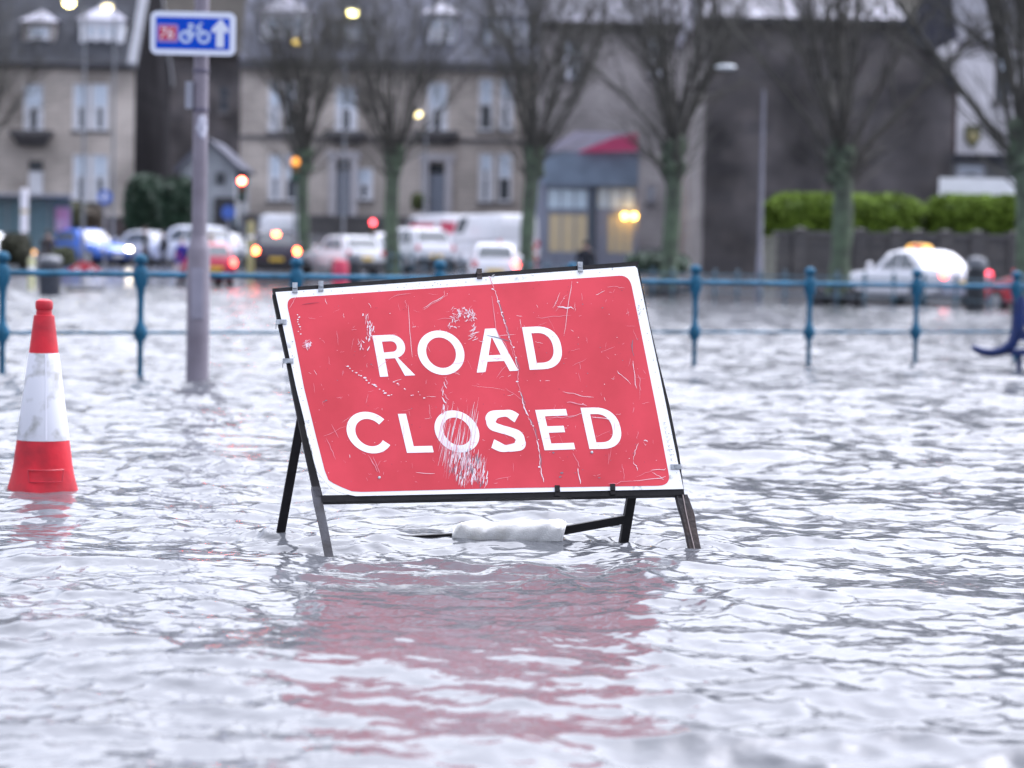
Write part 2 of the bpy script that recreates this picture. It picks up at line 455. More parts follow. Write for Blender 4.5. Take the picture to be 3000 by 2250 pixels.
def doorpart(parent, r, Y, colr, fan=True):
    a, b, c, d = r
    m1 = MB(); zt = d - 0.55 if fan else d
    m1.box(a, b, Y + 0.15, Y + 0.21, c, zt)
    for (u0, u1) in ((0.12, 0.45), (0.55, 0.88)):
        for (v0, v1) in ((0.08, 0.4), (0.5, 0.92)):
            m1.box(a + u0 * (b - a), a + u1 * (b - a), Y + 0.13, Y + 0.15, c + v0 * (zt - c), c + v1 * (zt - c))
    dr = m1.build('door', colr, parent)
    if fan: MB().box(a, b, Y + 0.16, Y + 0.19, zt + 0.05, d).build('fanlight', GLASS, dr)
    MB().box(b - 0.16, b - 0.11, Y + 0.07, Y + 0.13, c + 0.95, c + 1.05).build('handle', RIM, dr)
    return dr

def dormer(parent, r, Y, depth=3.2, wall=WHITEP, roofm=SLATE, lights=1, hip=True):
    """small roof dormer with its own wall, roof and window, front face on plane Y"""
    a, b, c, d = r
    op = (a + 0.28, b - 0.28, c + 0.35, d - 0.25)
    mw = MB(); facade(mw, a, b, c, d, Y, [op], 0.2)
    mw.add([(a, Y, c), (a, Y, d), (a, Y + depth, d), (a, Y + depth, c)], [(0, 1, 2, 3)])
    mw.add([(b, Y, c), (b, Y, d), (b, Y + depth, d), (b, Y + depth, c)], [(0, 1, 2, 3)])
    dm = mw.build('dormer', wall, parent)
    o = 0.18; xm = (a + b) / 2; h = (b - a) * 0.42
    rm = MB()
    y1 = Y + (1.0 if hip else -o)
    rm.add([(a - o, Y - o, d), (b + o, Y - o, d), (b + o, Y + depth + 1, d), (a - o, Y + depth + 1, d), (xm, y1, d + h), (xm, Y + depth + 1, d + h)],
           [(0, 1, 4), (1, 2, 5, 4), (3, 0, 4, 5), (0, 3, 2, 1), (2, 3, 5)])
    rm.build('dormer_roof', roofm, dm)
    # its window is a part of the house beside the dormer
    n = lights; wv = (op[1] - op[0]) / n
    for k in range(n):
        window(parent, (op[0] + k * wv, op[0] + (k + 1) * wv, op[2], op[3]), Y, blind=0.25, sill=False)
    return dm

def gable_roof(mb, X0, X1, Y0, Y1, ze, zr, o=0.3, th=0.18):
    ym = (Y0 + Y1) / 2
    sl = (zr - ze) / (ym - Y0)
    a, b = X0 - 0.05, X1 + 0.05
    y0, z0 = Y0 - o, ze - o * sl
    y1, z1 = Y1 + o, ze - o * sl
    mb.add([(a, y0, z0), (b, y0, z0), (b, ym, zr), (a, ym, zr), (a, y0, z0 + th), (b, y0, z0 + th), (b, ym, zr + th), (a, ym, zr + th)],
           [(0, 1, 2, 3), (4, 5, 6, 7), (0, 1, 5, 4), (0, 3, 7, 4), (1, 2, 6, 5)])
    mb.add([(a, y1, z1), (b, y1, z1), (b, ym, zr), (a, ym, zr), (a, y1, z1 + th), (b, y1, z1 + th), (b, ym, zr + th), (a, ym, zr + th)],
           [(0, 1, 2, 3), (4, 5, 6, 7), (0, 1, 5, 4), (0, 3, 7, 4), (1, 2, 6, 5)])

def chimney(parent, x, y, z0, z1, wx=1.6, wy=0.8, m=DARKSTONE):
    c = MB().box(x - wx / 2, x + wx / 2, y - wy / 2, y + wy / 2, z0, z1)
    c.box(x - wx / 2 - 0.08, x + wx / 2 + 0.08, y - wy / 2 - 0.08, y + wy / 2 + 0.08, z1, z1 + 0.18)
    for k in range(3): c.lathe([(0.16, 0.18), (0.13, 0.75), (0.15, 0.8)], (x + (k - 1) * wx * 0.3, y, z1), 8)
    c.build('chimney', m, parent)

def bracket_canopy(parent, x0, x1, ytop, ybot, Y):
    a, b, c, d = rectpx(x0, x1, ytop, ybot, Y)
    mm = MB()
    mm.box(a, b, Y - 0.9, Y - 0.003, d - 0.25, d)
    mm.add([(a + .1, Y - .85, d - .25), (b - .1, Y - .85, d - .25), (b - .1, Y - .004, d - .25), (a + .1, Y - .004, d - .25), (a + .35, Y - .3, c), (b - .35, Y - .3, c), (b - .35, Y - .004, c), (a + .35, Y - .004, c)],
           [(0, 1, 5, 4), (1, 2, 6, 5), (3, 0, 4, 7), (4, 5, 6, 7)])
    mm.build('door_canopy', TRIM, parent)

def house_left():
    Y = 122.0; Y1 = 134.5
    X0, X1 = -36.0, WX(393, Y, 400)
    z0 = 1.9; ze = WZ(182, Y, 200)
    t = thing('stone_house', 'pale stone house with two white dormers at the left edge of the photo', 'house', ((X0 + X1) / 2, Y + 6, z0))
    ops = [rectpx(*q, Y) for q in ((68, 128, 245, 385), (213, 263, 245, 382), (267, 318, 245, 382), (213, 263, 452, 592), (267, 318, 452, 592), (82, 126, 470, 650), (-90, -40, 245, 385), (-90, -40, 452, 592))]
    mw = MB(); facade(mw, X0, X1, z0, ze, Y, ops)
    mw.box(X0, X1 - .5, Y + 0.6, Y1 - 0.3, z0, ze - 0.02)
    mw.build('wall', STONE, t)
    g = MB()
    ym = (Y + Y1) / 2; zr = ze + 6.3
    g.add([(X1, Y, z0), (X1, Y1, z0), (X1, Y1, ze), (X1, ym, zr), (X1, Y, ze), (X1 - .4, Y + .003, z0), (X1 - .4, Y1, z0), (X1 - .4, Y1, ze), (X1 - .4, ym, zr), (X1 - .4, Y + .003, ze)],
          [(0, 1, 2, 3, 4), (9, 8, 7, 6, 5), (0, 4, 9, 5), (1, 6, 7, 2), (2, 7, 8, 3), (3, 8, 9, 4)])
    g.build('gable_wall', GABLESTONE, t)
    rm = MB(); gable_roof(rm, X0, X1 - 0.25, Y, Y1, ze, zr)
    ro = rm.build('roof', SLATED, t)
    # skew stones up the gable edge
    k = MB(); k.quadbar((X1 - 0.1, Y - 0.35, ze - .15), (X1 - 0.1, ym, zr + 0.35), (0.22, 0, 0), (0, -0.08, 0.12)); k.quadbar((X1 - 0.1, Y1 + 0.35, ze - .15), (X1 - 0.1, ym, zr + 0.35), (0.22, 0, 0), (0, 0.08, 0.12))
    k.build('skew', mat('skew stone', (0.22, 0.23, 0.26), 0.7, var=0.2), ro)
    chimney(ro, X1 - 1.0, ym, zr - 1, zr + 1.8)
    MB().box(X0, X1 + 0.1, Y - 0.28, Y - 0.003, ze - 0.3, ze + 0.02).build('cornice', TRIM, t)
    for i, q in enumerate(ops):
        if i == 5: doorpart(t, q, Y, WHITEP)
        else: window(t, q, Y, blind=0.42 if i < 3 else 0.4)
    bracket_canopy(t, 36, 158, 383, 428, Y)
    # flatter, paler slate deck above the dormers
    dY = Y + 0.9
    dormer(t, rectpx(66, 160, 62, 166, dY), dY, wall=STONE2, lights=1, roofm=SLATEP)
    dormer(t, rectpx(234, 362, 58, 172, dY), dY, wall=WHITEP, lights=3, roofm=SLATEP)
    a = rectpx(-200, 470, 0, 60, Y + 3.4)
    u = MB(); zlo = WZ(66, Y + 3.2, 250); u.add([(X0, Y + 3.2, zlo), (X1 - .3, Y + 3.2, zlo), (X1 - .3, ym, zr + .25), (X0, ym, zr + .25), (X0, Y + 3.2, zlo - .2), (X1 - .3, Y + 3.2, zlo - .2)], [(0, 1, 2, 3), (0, 4, 5, 1)])
    u.build('upper_slates', SLATEP, t)
house_left()

def rear_house():
    Y = 150.0
    X0, X1 = WX(455, Y), WX(745, Y)
    z0 = 2.0; ze = WZ(150, Y, 600)
    t = thing('dark_house', 'dark unlit stone house set back between the left house and the terrace', 'house', ((X0 + X1) / 2, Y + 5, z0))
    ops = [rectpx(640, 672, 250, 330, Y)]
    mw = MB(); facade(mw, X0, X1, z0, ze, Y, ops); mw.box(X0, X1, Y + .5, Y + 10, z0, ze - .02)
    mw.build('wall', DARKSTONE, t)
    window(t, ops[0], Y, blind=0, curtain=False, frame=TRIM)
    r = MB(); gable_roof(r, X0, X1, Y, Y + 10, ze, ze + 5); ro = r.build('roof', mat('mossy dark roof', (0.045, 0.04, 0.034), 0.9, var=0.3, scale=.6), t)
    chimney(ro, X0 + 1.5, Y + 5, ze + 4, ze + 6.5)
rear_house()

def outbuilding():
    Y = 112.0
    t = thing('outbuilding', 'small pale outbuilding with a pointed gable behind the lamp post', 'outbuilding', (W(605, 600, Y).x, Y + 2, 2.0))
    P = [W(x, y, Y) for x, y in ((530, 660), (530, 492), (606, 412), (688, 488), (688, 660))]
    win = rectpx(632, 660, 506, 540, Y); dr = rectpx(628, 690, 578, 668, Y)
    m = MB(); m.prism([(p.x, p.z) for p in P], Y + 0.01, Y + 6)
    m.build('wall', mat('pale harling', (0.32, 0.34, 0.37), 0.85, var=0.12, scale=1.5), t)
    r = MB()
    for i, j in ((1, 2), (3, 2)):
        d = Vector((P[j].x - P[i].x, 0, P[j].z - P[i].z)); e = d.normalized() * 0.3
        n = Vector((-d.z, 0, d.x)).normalized() * (0.16 if i == 1 else -0.16)
        A = Vector((P[i].x, 0, P[i].z)) - e; B = Vector((P[j].x, 0, P[j].z))
        r.add([(q.x, yy, q.z) for yy in (Y - .3, Y + 6.2) for q in (A, B, B + n, A + n)], [(0, 1, 2, 3), (7, 6, 5, 4), (0, 4, 5, 1), (1, 5, 6, 2), (2, 6, 7, 3), (3, 7, 4, 0)])
    r.build('roof', SLATE, t)
    a, b, c, d = win; f = MB().box(a, b, Y - .05, Y + .004, c, d).build('window', IRON, t); MB().box(a + .08, b - .08, Y - .07, Y - .052, c + .08, d - .08).build('pane', GLASS, f)
    a, b, c, d = dr; MB().box(a, b, Y - .06, Y + .003, c, d).build('door', IRON, t)
outbuilding()

def terrace():
    Y = 122.0; Y1 = 133.0
    X0, X1 = WX(700, Y), WX(1620, Y)
    z0 = 1.9; ze = WZ(182, Y, 1150)
    t = thing('stone_terrace', 'long pale stone terrace with bay dormers behind the bare trees', 'house', ((X0 + X1) / 2, Y + 5, z0))
    up = [(786, 822, 238, 385), (832, 866, 238, 385), (982, 1046, 250, 385), (1252, 1312, 240, 392), (1402, 1446, 228, 384), (1462, 1504, 228, 384)]
    lo = [(786, 826, 452, 588), (834, 872, 452, 588), (1042, 1092, 492, 586), (1402, 1444, 448, 592), (1456, 1500, 448, 592)]
    drs = [(986, 1026, 470, 655), (1256, 1302, 478, 655)]
    ops = [rectpx(*q, Y) for q in up + lo + drs]
    mw = MB(); facade(mw, X0, X1, z0, ze, Y, ops); mw.box(X0, X1, Y + .6, Y1, z0, ze - .02)
    mw.build('wall', STONE, t)
    for i, q in enumerate(ops[:len(up) + len(lo)]): window(t, q, Y, blind=(0.42, 0.3, 0.45, 0.5)[i % 4], curtain=i % 3 != 1)
    for q in ops[len(up) + len(lo):]: doorpart(t, q, Y, mat('blue grey door', (0.24, 0.27, 0.33), 0.5, var=0.1))
    for q in drs:
        a, b, c, d = rectpx(*q, Y)
        mm = MB(); mm.box(a - .38, a - .02, Y - .25, Y - .003, c, d + .1); mm.box(b + .02, b + .38, Y - .25, Y - .003, c, d + .1); mm.box(a - .5, b + .5, Y - .3, Y - .004, d + .1, d + .45)
        mm.build('door_surround', mat('pale door stone', (0.5, 0.48, 0.5), 0.8, var=0.1), t)
    bracket_canopy(t, 955, 1075, 385, 425, Y); bracket_canopy(t, 1208, 1345, 385, 425, Y)
    MB().box(X0, X1, Y - .35, Y - .003, ze - .45, ze + .02).build('cornice', mat('sooty cornice', (0.075, 0.075, 0.082), 0.8, var=0.25), t)
    MB().box(X0, X1, Y - .1, Y - .003, WZ(415, Y) - .1, WZ(415, Y) + .1).build('string_course', TRIM, t)
    zr = ze + 6.5
    r = MB(); gable_roof(r, X0, X1, Y, Y1, ze, zr); ro = r.build('roof', SLATE, t)
    for x in (X0 + .6, (X0 + X1) / 2 - 1, X1 - .7): chimney(ro, x, (Y + Y1) / 2, zr - 1, zr + 2, m=STONE2)
    g = MB(); ym = (Y + Y1) / 2
    g.add([(X0 - .02, Y, z0), (X0 - .02, Y1, z0), (X0 - .02, Y1, ze), (X0 - .02, ym, zr), (X0 - .02, Y, ze)], [(0, 1, 2, 3, 4)])
    g.build('gable_wall', DARKSTONE, t)
    dY = Y + .7
    dormer(t, rectpx(766, 906, 36, 160, dY), dY, lights=3, wall=WHITEP, roofm=SLATEP)
    dormer(t, rectpx(974, 1088, 56, 160, dY), dY, lights=2, wall=GREYP, roofm=SLATE)
    dormer(t, rectpx(1244, 1340, 40, 162, dY), dY, lights=2, wall=mat('grey weatherboard', (0.42, 0.44, 0.5), .6, var=.1), roofm=SLATEP)
    dormer(t, rectpx(1420, 1562, 50, 158, dY), dY, lights=3, wall=mat('blue grey board', (0.33, 0.38, 0.45), .6, var=.1), roofm=SLATE)
terrace()

def mid_house():
    Y = 110.0; Y1 = 121.0
    X0, X1 = WX(1575, Y), WX(2050, Y)
    z0 = 0.6; ze = WZ(66, Y, 1800)
    t = thing('grey_tenement', 'grey stone building behind the shop with a pale slate roof', 'building', ((X0 + X1) / 2, Y + 5, z0))
    ops = [rectpx(*q, Y) for q in ((1650, 1706, 120, 232), (1900, 1946, 108, 225), (1897, 1917, 545, 592), (1958, 1990, 470, 560))]
    mw = MB(); facade(mw, X0, X1, z0, ze, Y, ops); mw.box(X0, X1, Y + .6, Y1, z0, ze - .02)
    mw.build('wall', STONE2, t)
    for q in ops: window(t, q, Y, blind=0.3, frame=GREYP)
    r = MB(); gable_roof(r, X0, X1, Y, Y1, ze, ze + 5.8); ro = r.build('roof', SLATEP, t)
    chimney(ro, X0 + 1.2, Y + 5, ze + 4.8, ze + 7.5, m=STONE2)
    MB().box(X0, X1, Y - .3, Y - .003, ze - .35, ze + .02).build('cornice', TRIM, t)
    # brown timber gate at the foot of the wall
    a, b, c, d = rectpx(2018, 2048, 640, 790, Y - .5)
    MB().box(a, b, Y - .12, Y - .004, z0, d).build('door', mat('brown timber', (0.13, 0.06, 0.045), .6, var=.2), t)
mid_house()

def corner_house():
    Y = 88.0; Y1 = 101.0
    P = [W(x, y, Y) for x, y in ((2066, 830), (2072, 52), (2640, 60), (2776, 205), (2794, 262), (2788, 830))]
    z0 = gz(10, 88) - .4
    poly = [(p.x, p.z) for p in P]; poly[0] = (poly[1][0], z0); poly[-1] = (poly[-2][0], z0)
    t = thing('corner_house', 'large dark stone building with a blank wall above the green hedges', 'building', (11.5, Y + 6, z0))
    MB().prism(poly, Y, Y1).build('wall', DARKSTONE, t)
    m = MB(); xl = poly[1][0]
    m.box(xl - .12, xl - .003, Y + .02, Y1 - .2, z0, poly[1][1]); m.build('side_wall', STONE2, t)
    # roof sloping back from the wall head
    zt = poly[1][1]; xr = poly[2][0]
    r = MB()
    r.add([(xl - .3, Y - .3, zt - .05), (xr + .2, Y - .3, zt - .12), (xr - 1, Y + 6.5, zt + 5.6), (xl + 1, Y + 6.5, zt + 5.6), (xl - .3, Y1 + .3, zt - .05), (xr + .2, Y1 + .3, zt - .1)],
          [(0, 1, 2, 3), (4, 3, 2, 5), (0, 3, 4), (1, 5, 2), (0, 4, 5, 1)])
    ro = r.build('roof', SLATEP, t)
    e = MB(); e.box(xl - .35, xr + .25, Y - .42, Y - .305, zt - .2, zt + .02); e.build('gutter', IRON, t)
    k = MB()
    for i in (2, 3):
        A, B = poly[i], poly[i + 1]; k.quadbar((A[0], Y - .1, A[1]), (B[0], Y - .1, B[1]), (0, .12, 0), (.1, 0, .1))
    k.build('verge', SLATED, ro)
    chimney(ro, xl + 2.5, Y + 6.5, zt + 4.6, zt + 7.4)
    # patch of render and blocked opening
    a, b, c, d = rectpx(2395, 2430, 395, 455, Y)
    MB().box(a, b, Y - .03, Y - .003, c, d).build('blocked_window', WALLSTONE, t)
corner_house()

def white_house():
    Y = 100.0; Y1 = 112.0
    X0, X1 = WX(2794, Y), WX(3330, Y)
    z0 = .5; ze = WZ(112, Y, 2900)
    t = thing('white_house', 'white rendered house with a balcony at the right edge of the photo', 'house', ((X0 + X1) / 2, Y + 5, z0))
    ops = [rectpx(*q, Y) for q in ((2914, 2962, 150, 300), (3060, 3110, 150, 300), (3060, 3110, 360, 460))]
    mw = MB(); facade(mw, X0, X1, z0, ze, Y, ops); mw.box(X0, X1, Y + .6, Y1, z0, ze - .02)
    mw.build('wall', RENDER, t)
    for q in ops: window(t, q, Y, blind=.3, frame=IRON, curtain=False)
    r = MB(); gable_roof(r, X0, X1, Y, Y1, ze, ze + 6.4); ro = r.build('roof', SLATE, t)
    chimney(ro, X0 + 1.0, Y + 6, ze + 5, ze + 8, m=RENDER)
    a, b, c, d = rectpx(2768, 2794, 220, 395, Y)
    MB().box(X0 - .42, X0 - .004, Y + .02, Y + 1.0, z0, WZ(222, Y, 2780)).build('brick_pier', mat('brown brick', (0.07, 0.045, 0.045), .85, var=.2, scale=5), t)
    # balcony with a white boarded rail
    a, b, c, d = rectpx(2806, 2966, 348, 452, Y - 1.6)
    m = MB(); n = 26
    for k in range(n):
        x = a + (b - a) * k / n
        m.box(x, x + (b - a) / n * .78, Y - 1.6, Y - 1.55, c, d - (.25 if k > n * .8 else 0))
    m.box(a, b, Y - 1.548, Y - 1.5, c + .25, c + .35); m.box(a, b, Y - 1.548, Y - 1.5, d - .45, d - .35)
    bo = m.build('balcony_rail', RENDER, t)
    MB().box(a - .2, b + .2, Y - 1.8, Y - .005, c - .3, c - .003).build('balcony_floor', SLATED, t)
    # single storey extension under the balcony
    a2, b2, c2, d2 = rectpx(2752, 2970, 458, 600, Y - 1.6)
    op = rectpx(2800, 2890, 478, 522, Y - 1.6)
    e = MB(); facade(e, a2 + .1, b2, z0, c - .3, Y - 1.6, [op]); e.box(a2 + .1, b2, Y - 1.2, Y - .02, z0, c - .32)
    e.build('extension', mat('dark painted render', (0.12, 0.125, 0.13), .8, var=.2), t)
    window(t, op, Y - 1.6, blind=.5, frame=GREYP, sill=False)
    sgn = thing('hanging_shield', 'green and gold shield hanging on the white balcony rail', 'sign', W(2850, 400, Y - 1.7))
    s = W(2850, 400, Y - 1.75); ws, hs = .33, .9
    pl = [(s.x - ws, s.z + hs * .5), (s.x + ws, s.z + hs * .5), (s.x + ws, s.z - hs * .1), (s.x, s.z - hs * .55), (s.x - ws, s.z - hs * .1)]
    MB().prism(pl, Y - 1.72, Y - 1.66).build('panel', mat('olive shield paint', (0.09, 0.09, 0.04), .5, var=.2), sgn)
    MB().lathe([(.17, 0), (.2, .02), (.1, .04)], (0, 0, 0), 14).build('boss', mat('gold paint', (0.3, 0.26, 0.12), .4, var=.2), sgn, local=True).matrix_local = Matrix.Translation((0, -.03, -.02)) @ Matrix.Rotation(rad(90), 4, 'X')
    sb = thing('signboard', 'long white signboard below the balcony above the right hedge', 'sign', W(2870, 590, 78))
    a, b, c, d = rectpx(2752, 2988, 522, 588, 78)
    MB().box(a, b, 78, 78.08, c, d).build('panel', WHITEP, sb)
    f = MB()
    for x in (a + .2, b - .2): f.box(x - .05, x + .05, 78.083, 78.18, gz(a, 78) - .2, d - .1)
    f.build('posts', IRON, sb)
white_house()

def shop():
    Y = 98.0
    t = thing('corner_shop', 'grey shop with warm lit windows and a red roof sign', 'shop', (WX(1715, Y), Y + 3, .7))
    X0, X1 = WX(1566, Y), WX(1868, Y); z0 = .55
    ztop = WZ(446, Y, 1715)
    grey = mat('slate blue shop paint', (0.17, 0.225, 0.30), .5, var=.12, scale=1.5)
    grey2 = mat('grey shop pilaster', (0.24, 0.265, 0.34), .5, var=.1)
    ops = [rectpx(*q, Y) for q in ((1602, 1724, 550, 614), (1746, 1862, 548, 614), (1604, 1724, 622, 742), (1778, 1856, 626, 745))]
    m = MB(); facade(m, X0, X1, z0, ztop, Y, ops, .15); m.box(X0, X1, Y + .6, Y + 8, z0, ztop - .02)
    m.build('wall', grey2, t)
    a, b, c, d = rectpx(1592, 1868, 448, 544, Y)
    MB().box(a, b, Y - .25, Y - .004, c, d).build('fascia', grey, t)
    MB().box(WX(1724, Y), WX(1745, Y), Y - .12, Y - .003, z0, c - .003).build('mullion', mat('dark shop mullion', (.07, .09, .12), .5), t)
    pale = mat('pale blue transom glass', (0.62, 0.74, 0.82), .2)
    for i, q in enumerate(ops):
        a, b, c, d = q; f = MB(); tt = .06
        f.box(a, a + tt, Y + .05, Y + .12, c, d); f.box(b - tt, b, Y + .05, Y + .12, c, d); f.box(a + tt, b - tt, Y + .05, Y + .12, c, c + tt); f.box(a + tt, b - tt, Y + .05, Y + .12, d - tt, d)
        for k in range(1, 3):
            xm = a + (b - a) * k / 3; f.box(xm - .03, xm + .03, Y + .053, Y + .117, c + tt, d - tt)
        fo = f.build('window', grey, t)
        MB().box(a + tt, b - tt, Y + .08, Y + .1, c + tt, d - tt).build('pane', pale if i < 2 else SHOPLIT, fo)
    # lean-to roof
    zr = WZ(385, Y + 1.5, 1715)
    r = MB(); r.add([(X0 + .2, Y - .3, ztop), (X1 + .1, Y - .3, ztop), (X1 - .4, Y + 1.5, zr), (X0 + 1.6, Y + 1.5, zr), (X0 + .2, Y + 8, ztop), (X1 + .1, Y + 8, ztop)], [(0, 1, 2, 3), (4, 3, 2, 5), (0, 3, 4), (1, 5, 2), (0, 4, 5, 1)])
    r.build('roof', mat('purple grey roofing', (0.075, 0.072, 0.10), .9, var=.15, spec=.2), t)
    P = [W(x, y, Y - .5) for x, y in ((1690, 447), (1868, 442), (1866, 390), (1800, 402), (1735, 428))]
    s = MB().prism([(p.x, p.z) for p in P], Y - .62, Y - .5)
    s.build('roof_sign', mat('red shop sign', (0.50, 0.055, 0.15), .4, var=.1), t)
    for x in (1831, 1858):
        l = thing('wall_lamp', 'round amber lamp on the shop front, %s of a close pair' % ('left' if x < 1840 else 'right'), 'lamp', W(x, 633, Y - .3), group='amber lamps on the shop front')
        p = W(x, 633, Y - .3)
        MB().lathe([(.02, -.12), (.1, -.07), (.12, 0), (.1, .07), (.02, .12)], p, 12).build('bulb', BULB, l, smooth=True)
        MB().tube([p + Vector((0, .1, .1)), (p.x, Y - .01, p.z + .16)], .025, 6).build('bracket', IRON, l)
shop()

# ------------------------------------------------------------------ walls, hedges, shrubs
def leafy(parent, name, cx, cy, cz, hx, hy, hz, n, m, size=.11, power=4.0, seed=1):
    r = random.Random(seed); b = MB()
    for i in range(n):
        th = r.uniform(0, 2 * math.pi); ph = math.acos(r.uniform(-1, 1))
        d = Vector((math.sin(ph) * math.cos(th), math.sin(ph) * math.sin(th), math.cos(ph)))
        s = (abs(d.x) ** power + abs(d.y) ** power + abs(d.z) ** power) ** (-1 / power)
        wob = 1 + .07 * math.sin(d.x * 9 + seed) * math.cos(d.z * 7 + d.y * 5) + r.uniform(-.14, .05)
        p = Vector((cx + d.x * s * hx * wob, cy + d.y * s * hy * wob, cz + d.z * s * hz * wob))
        u = Vector((r.gauss(0, 1), r.gauss(0, 1), r.gauss(0, 1))).normalized(); v = u.orthogonal().normalized()
        q = size * r.uniform(.6, 1.4)
        b.add([p - u * q - v * q * .5, p + u * q * .2 - v * q * .6, p + u * q + v * q * .1, p - u * q * .1 + v * q * .6], [(0, 1, 2, 3)])
    return b.build(name, m, parent)
HEDGE = mat('hedge leaf', (0.095, 0.15, 0.02), .8, spec=.1, var=.15, scale=1.5)
HEDGEIN = mat('hedge inner twig', (0.075, 0.135, 0.01), .9, var=.2)
SHRUB = mat('dark shrub leaf', (0.022, 0.05, 0.028), .6, var=.35, scale=2)
OLIVE = mat('olive shrub leaf', (0.06, 0.062, 0.03), .7, var=.3, scale=2)
def hedge(x0, x1, y0, y1, Y, label, m=HEDGE, n=5000, name='hedge', group=None, size=.11):
    a, b, c, d = rectpx(x0, x1, y0, y1, Y)
    t = thing(name, label, name.split('_')[-1], ((a + b) / 2, Y, c), group=group)
    cx, cz, hx, hz = (a + b) / 2, (c + d) / 2, (b - a) / 2, (d - c) / 2
    leafy(t, 'foliage', cx, Y, cz, hx, .8, hz, n, m, seed=int(x0), size=size, power=6.0 if name == 'hedge' else 3.5)
    core = MB(); vs = []
    core.lathe([(.3, -hz * .95), (.8, -hz * .8), (.84, hz * .5), (.6, hz * .8), (.2, hz * .88)], (0, 0, 0), 20)
    core.v = [(cx + v[0] * hx, Y + v[1] * .65, cz + v[2]) for v in core.v]
    core.build('branches', HEDGEIN, t)
    return t
hedge(2256, 2684, 574, 722, 75.5, 'bright green clipped hedge behind the tree on the right, left of two', group='clipped green hedges')
hedge(2724, 3080, 578, 722, 75.5, 'bright green clipped hedge under the white signboard, right of two', group='clipped green hedges')
hedge(372, 480, 520, 690, 108, 'dark green bushy shrub left of the lamp post', SHRUB, 3000, 'shrub', 'dark green shrubs', .16)
hedge(476, 580, 528, 690, 106, 'dark green rounded shrub partly hidden by the lamp post', SHRUB, 3000, 'shrub', 'dark green shrubs', .16)
hedge(208, 248, 596, 680, 106, 'narrow olive shrub right of the pink poster', OLIVE, 1400, 'shrub', 'olive shrubs by the left house', .14)
hedge(252, 296, 612, 690, 106, 'narrow brown shrub under the left double window', mat('brown shrub leaf', (0.06, 0.045, 0.03), .7, var=.3), 1400, 'shrub', 'olive shrubs by the left house', .14)
hedge(1208, 1246, 570, 612, 119, 'small green potted shrub left of the terrace door', mat('yellow green shrub', (0.08, 0.1, 0.03), .7, var=.3), 900, 'shrub', None, .1)
hedge(10, 82, 690, 768, 84, 'low dark olive bush below the amber car lamp', mat('dark olive leaf', (0.028, 0.03, 0.016), .8, var=.3), 1600, 'bush', None, .12)
hedge(160, 212, 726, 775, 84, 'low green bush in front of the blue car', mat('dull green leaf', (0.05, 0.06, 0.03), .8, var=.3), 1200, 'bush', None, .1)
hedge(1840, 2010, 745, 800, 74, 'low dark green bush at the foot of the mossy tree', SHRUB, 1800, 'bush', None, .1)

def garden_wall():
    Y = 72.0
    X0, X1 = WX(2268, Y), WX(3200, Y); zt = WZ(692, Y, 2600); z0 = gz(10, 72) - .5
    t = thing('garden_wall', 'dark stone garden wall with capped piers under the green hedges', 'wall', ((X0 + X1) / 2, Y, z0))
    MB().box(X0, X1, Y, Y + .4, z0, zt).build('wall', WALLSTONE, t)
    MB().box(X0, X1, Y - .06, Y + .46, zt, zt + .1).build('coping', TRIM, t)
    for px in (2345, 2520, 2626, 2690, 2770, 2865, 2975):
        x = WX(px, Y); m = MB(); m.box(x - .2, x + .2, Y - .1, Y - .003, z0, zt + .12); m.box(x - .24, x + .24, Y - .14, Y + .3, zt + .12, zt + .17)
        m.lathe([(.18, 0), (.12, .03), (.02, .05)], (x, Y + .1, zt + .171), 8)
        m.build('pier', WALLSTONE, t)
    gp = thing('gate_post', 'pale square stone gate post beside the right lamp column', 'post', W(2253, 830, 70))
    p = W(2253, 830, 70); zt2 = WZ(705, 70, 2253)
    m = MB().box(p.x - .18, p.x + .18, 70, 70.36, gz(p.x, 70) - .2, zt2); gp.location = (p.x, 70.2, gz(p.x, 70))
    m.build('shaft', mat('pale lichen stone', (0.2, 0.2, 0.17), .8, var=.2), gp)
    MB().box(p.x - .23, p.x + .23, 69.95, 70.41, zt2, zt2 + .12).build('cap', mat('pale lichen stone', (0, 0, 0)), gp)
garden_wall()
def front_wall():
    Y = 112.5
    X0, X1 = WX(700, Y), WX(1600, Y)
    t = thing('low_wall', 'low grey garden wall along the terrace front', 'wall', ((X0 + X1) / 2, Y, 1.2))
    zt = WZ(640, Y, 1150)
    MB().box(X0, X1, Y, Y + .35, .5, zt).build('wall', WALLSTONE, t)
    MB().box(X0, X1, Y - .05, Y + .4, zt, zt + .1).build('coping', TRIM, t)
front_wall()
def bank_wall():
    Y = 110.5
    X0, X1 = -40, WX(392, Y)
    t = thing('low_wall', 'reddish brown low wall in front of the left house', 'wall', ((X0 + X1) / 2, Y, 1.2))
    zt = WZ(640, Y, 300)
    MB().box(X0, X1, Y, Y + .35, .5, zt).build('wall', mat('reddish wall', (0.09, 0.07, 0.07), .85, var=.25, scale=2), t)
    MB().box(X0, X1, Y - .05, Y + .4, zt, zt + .1).build('coping', TRIM, t)
bank_wall()

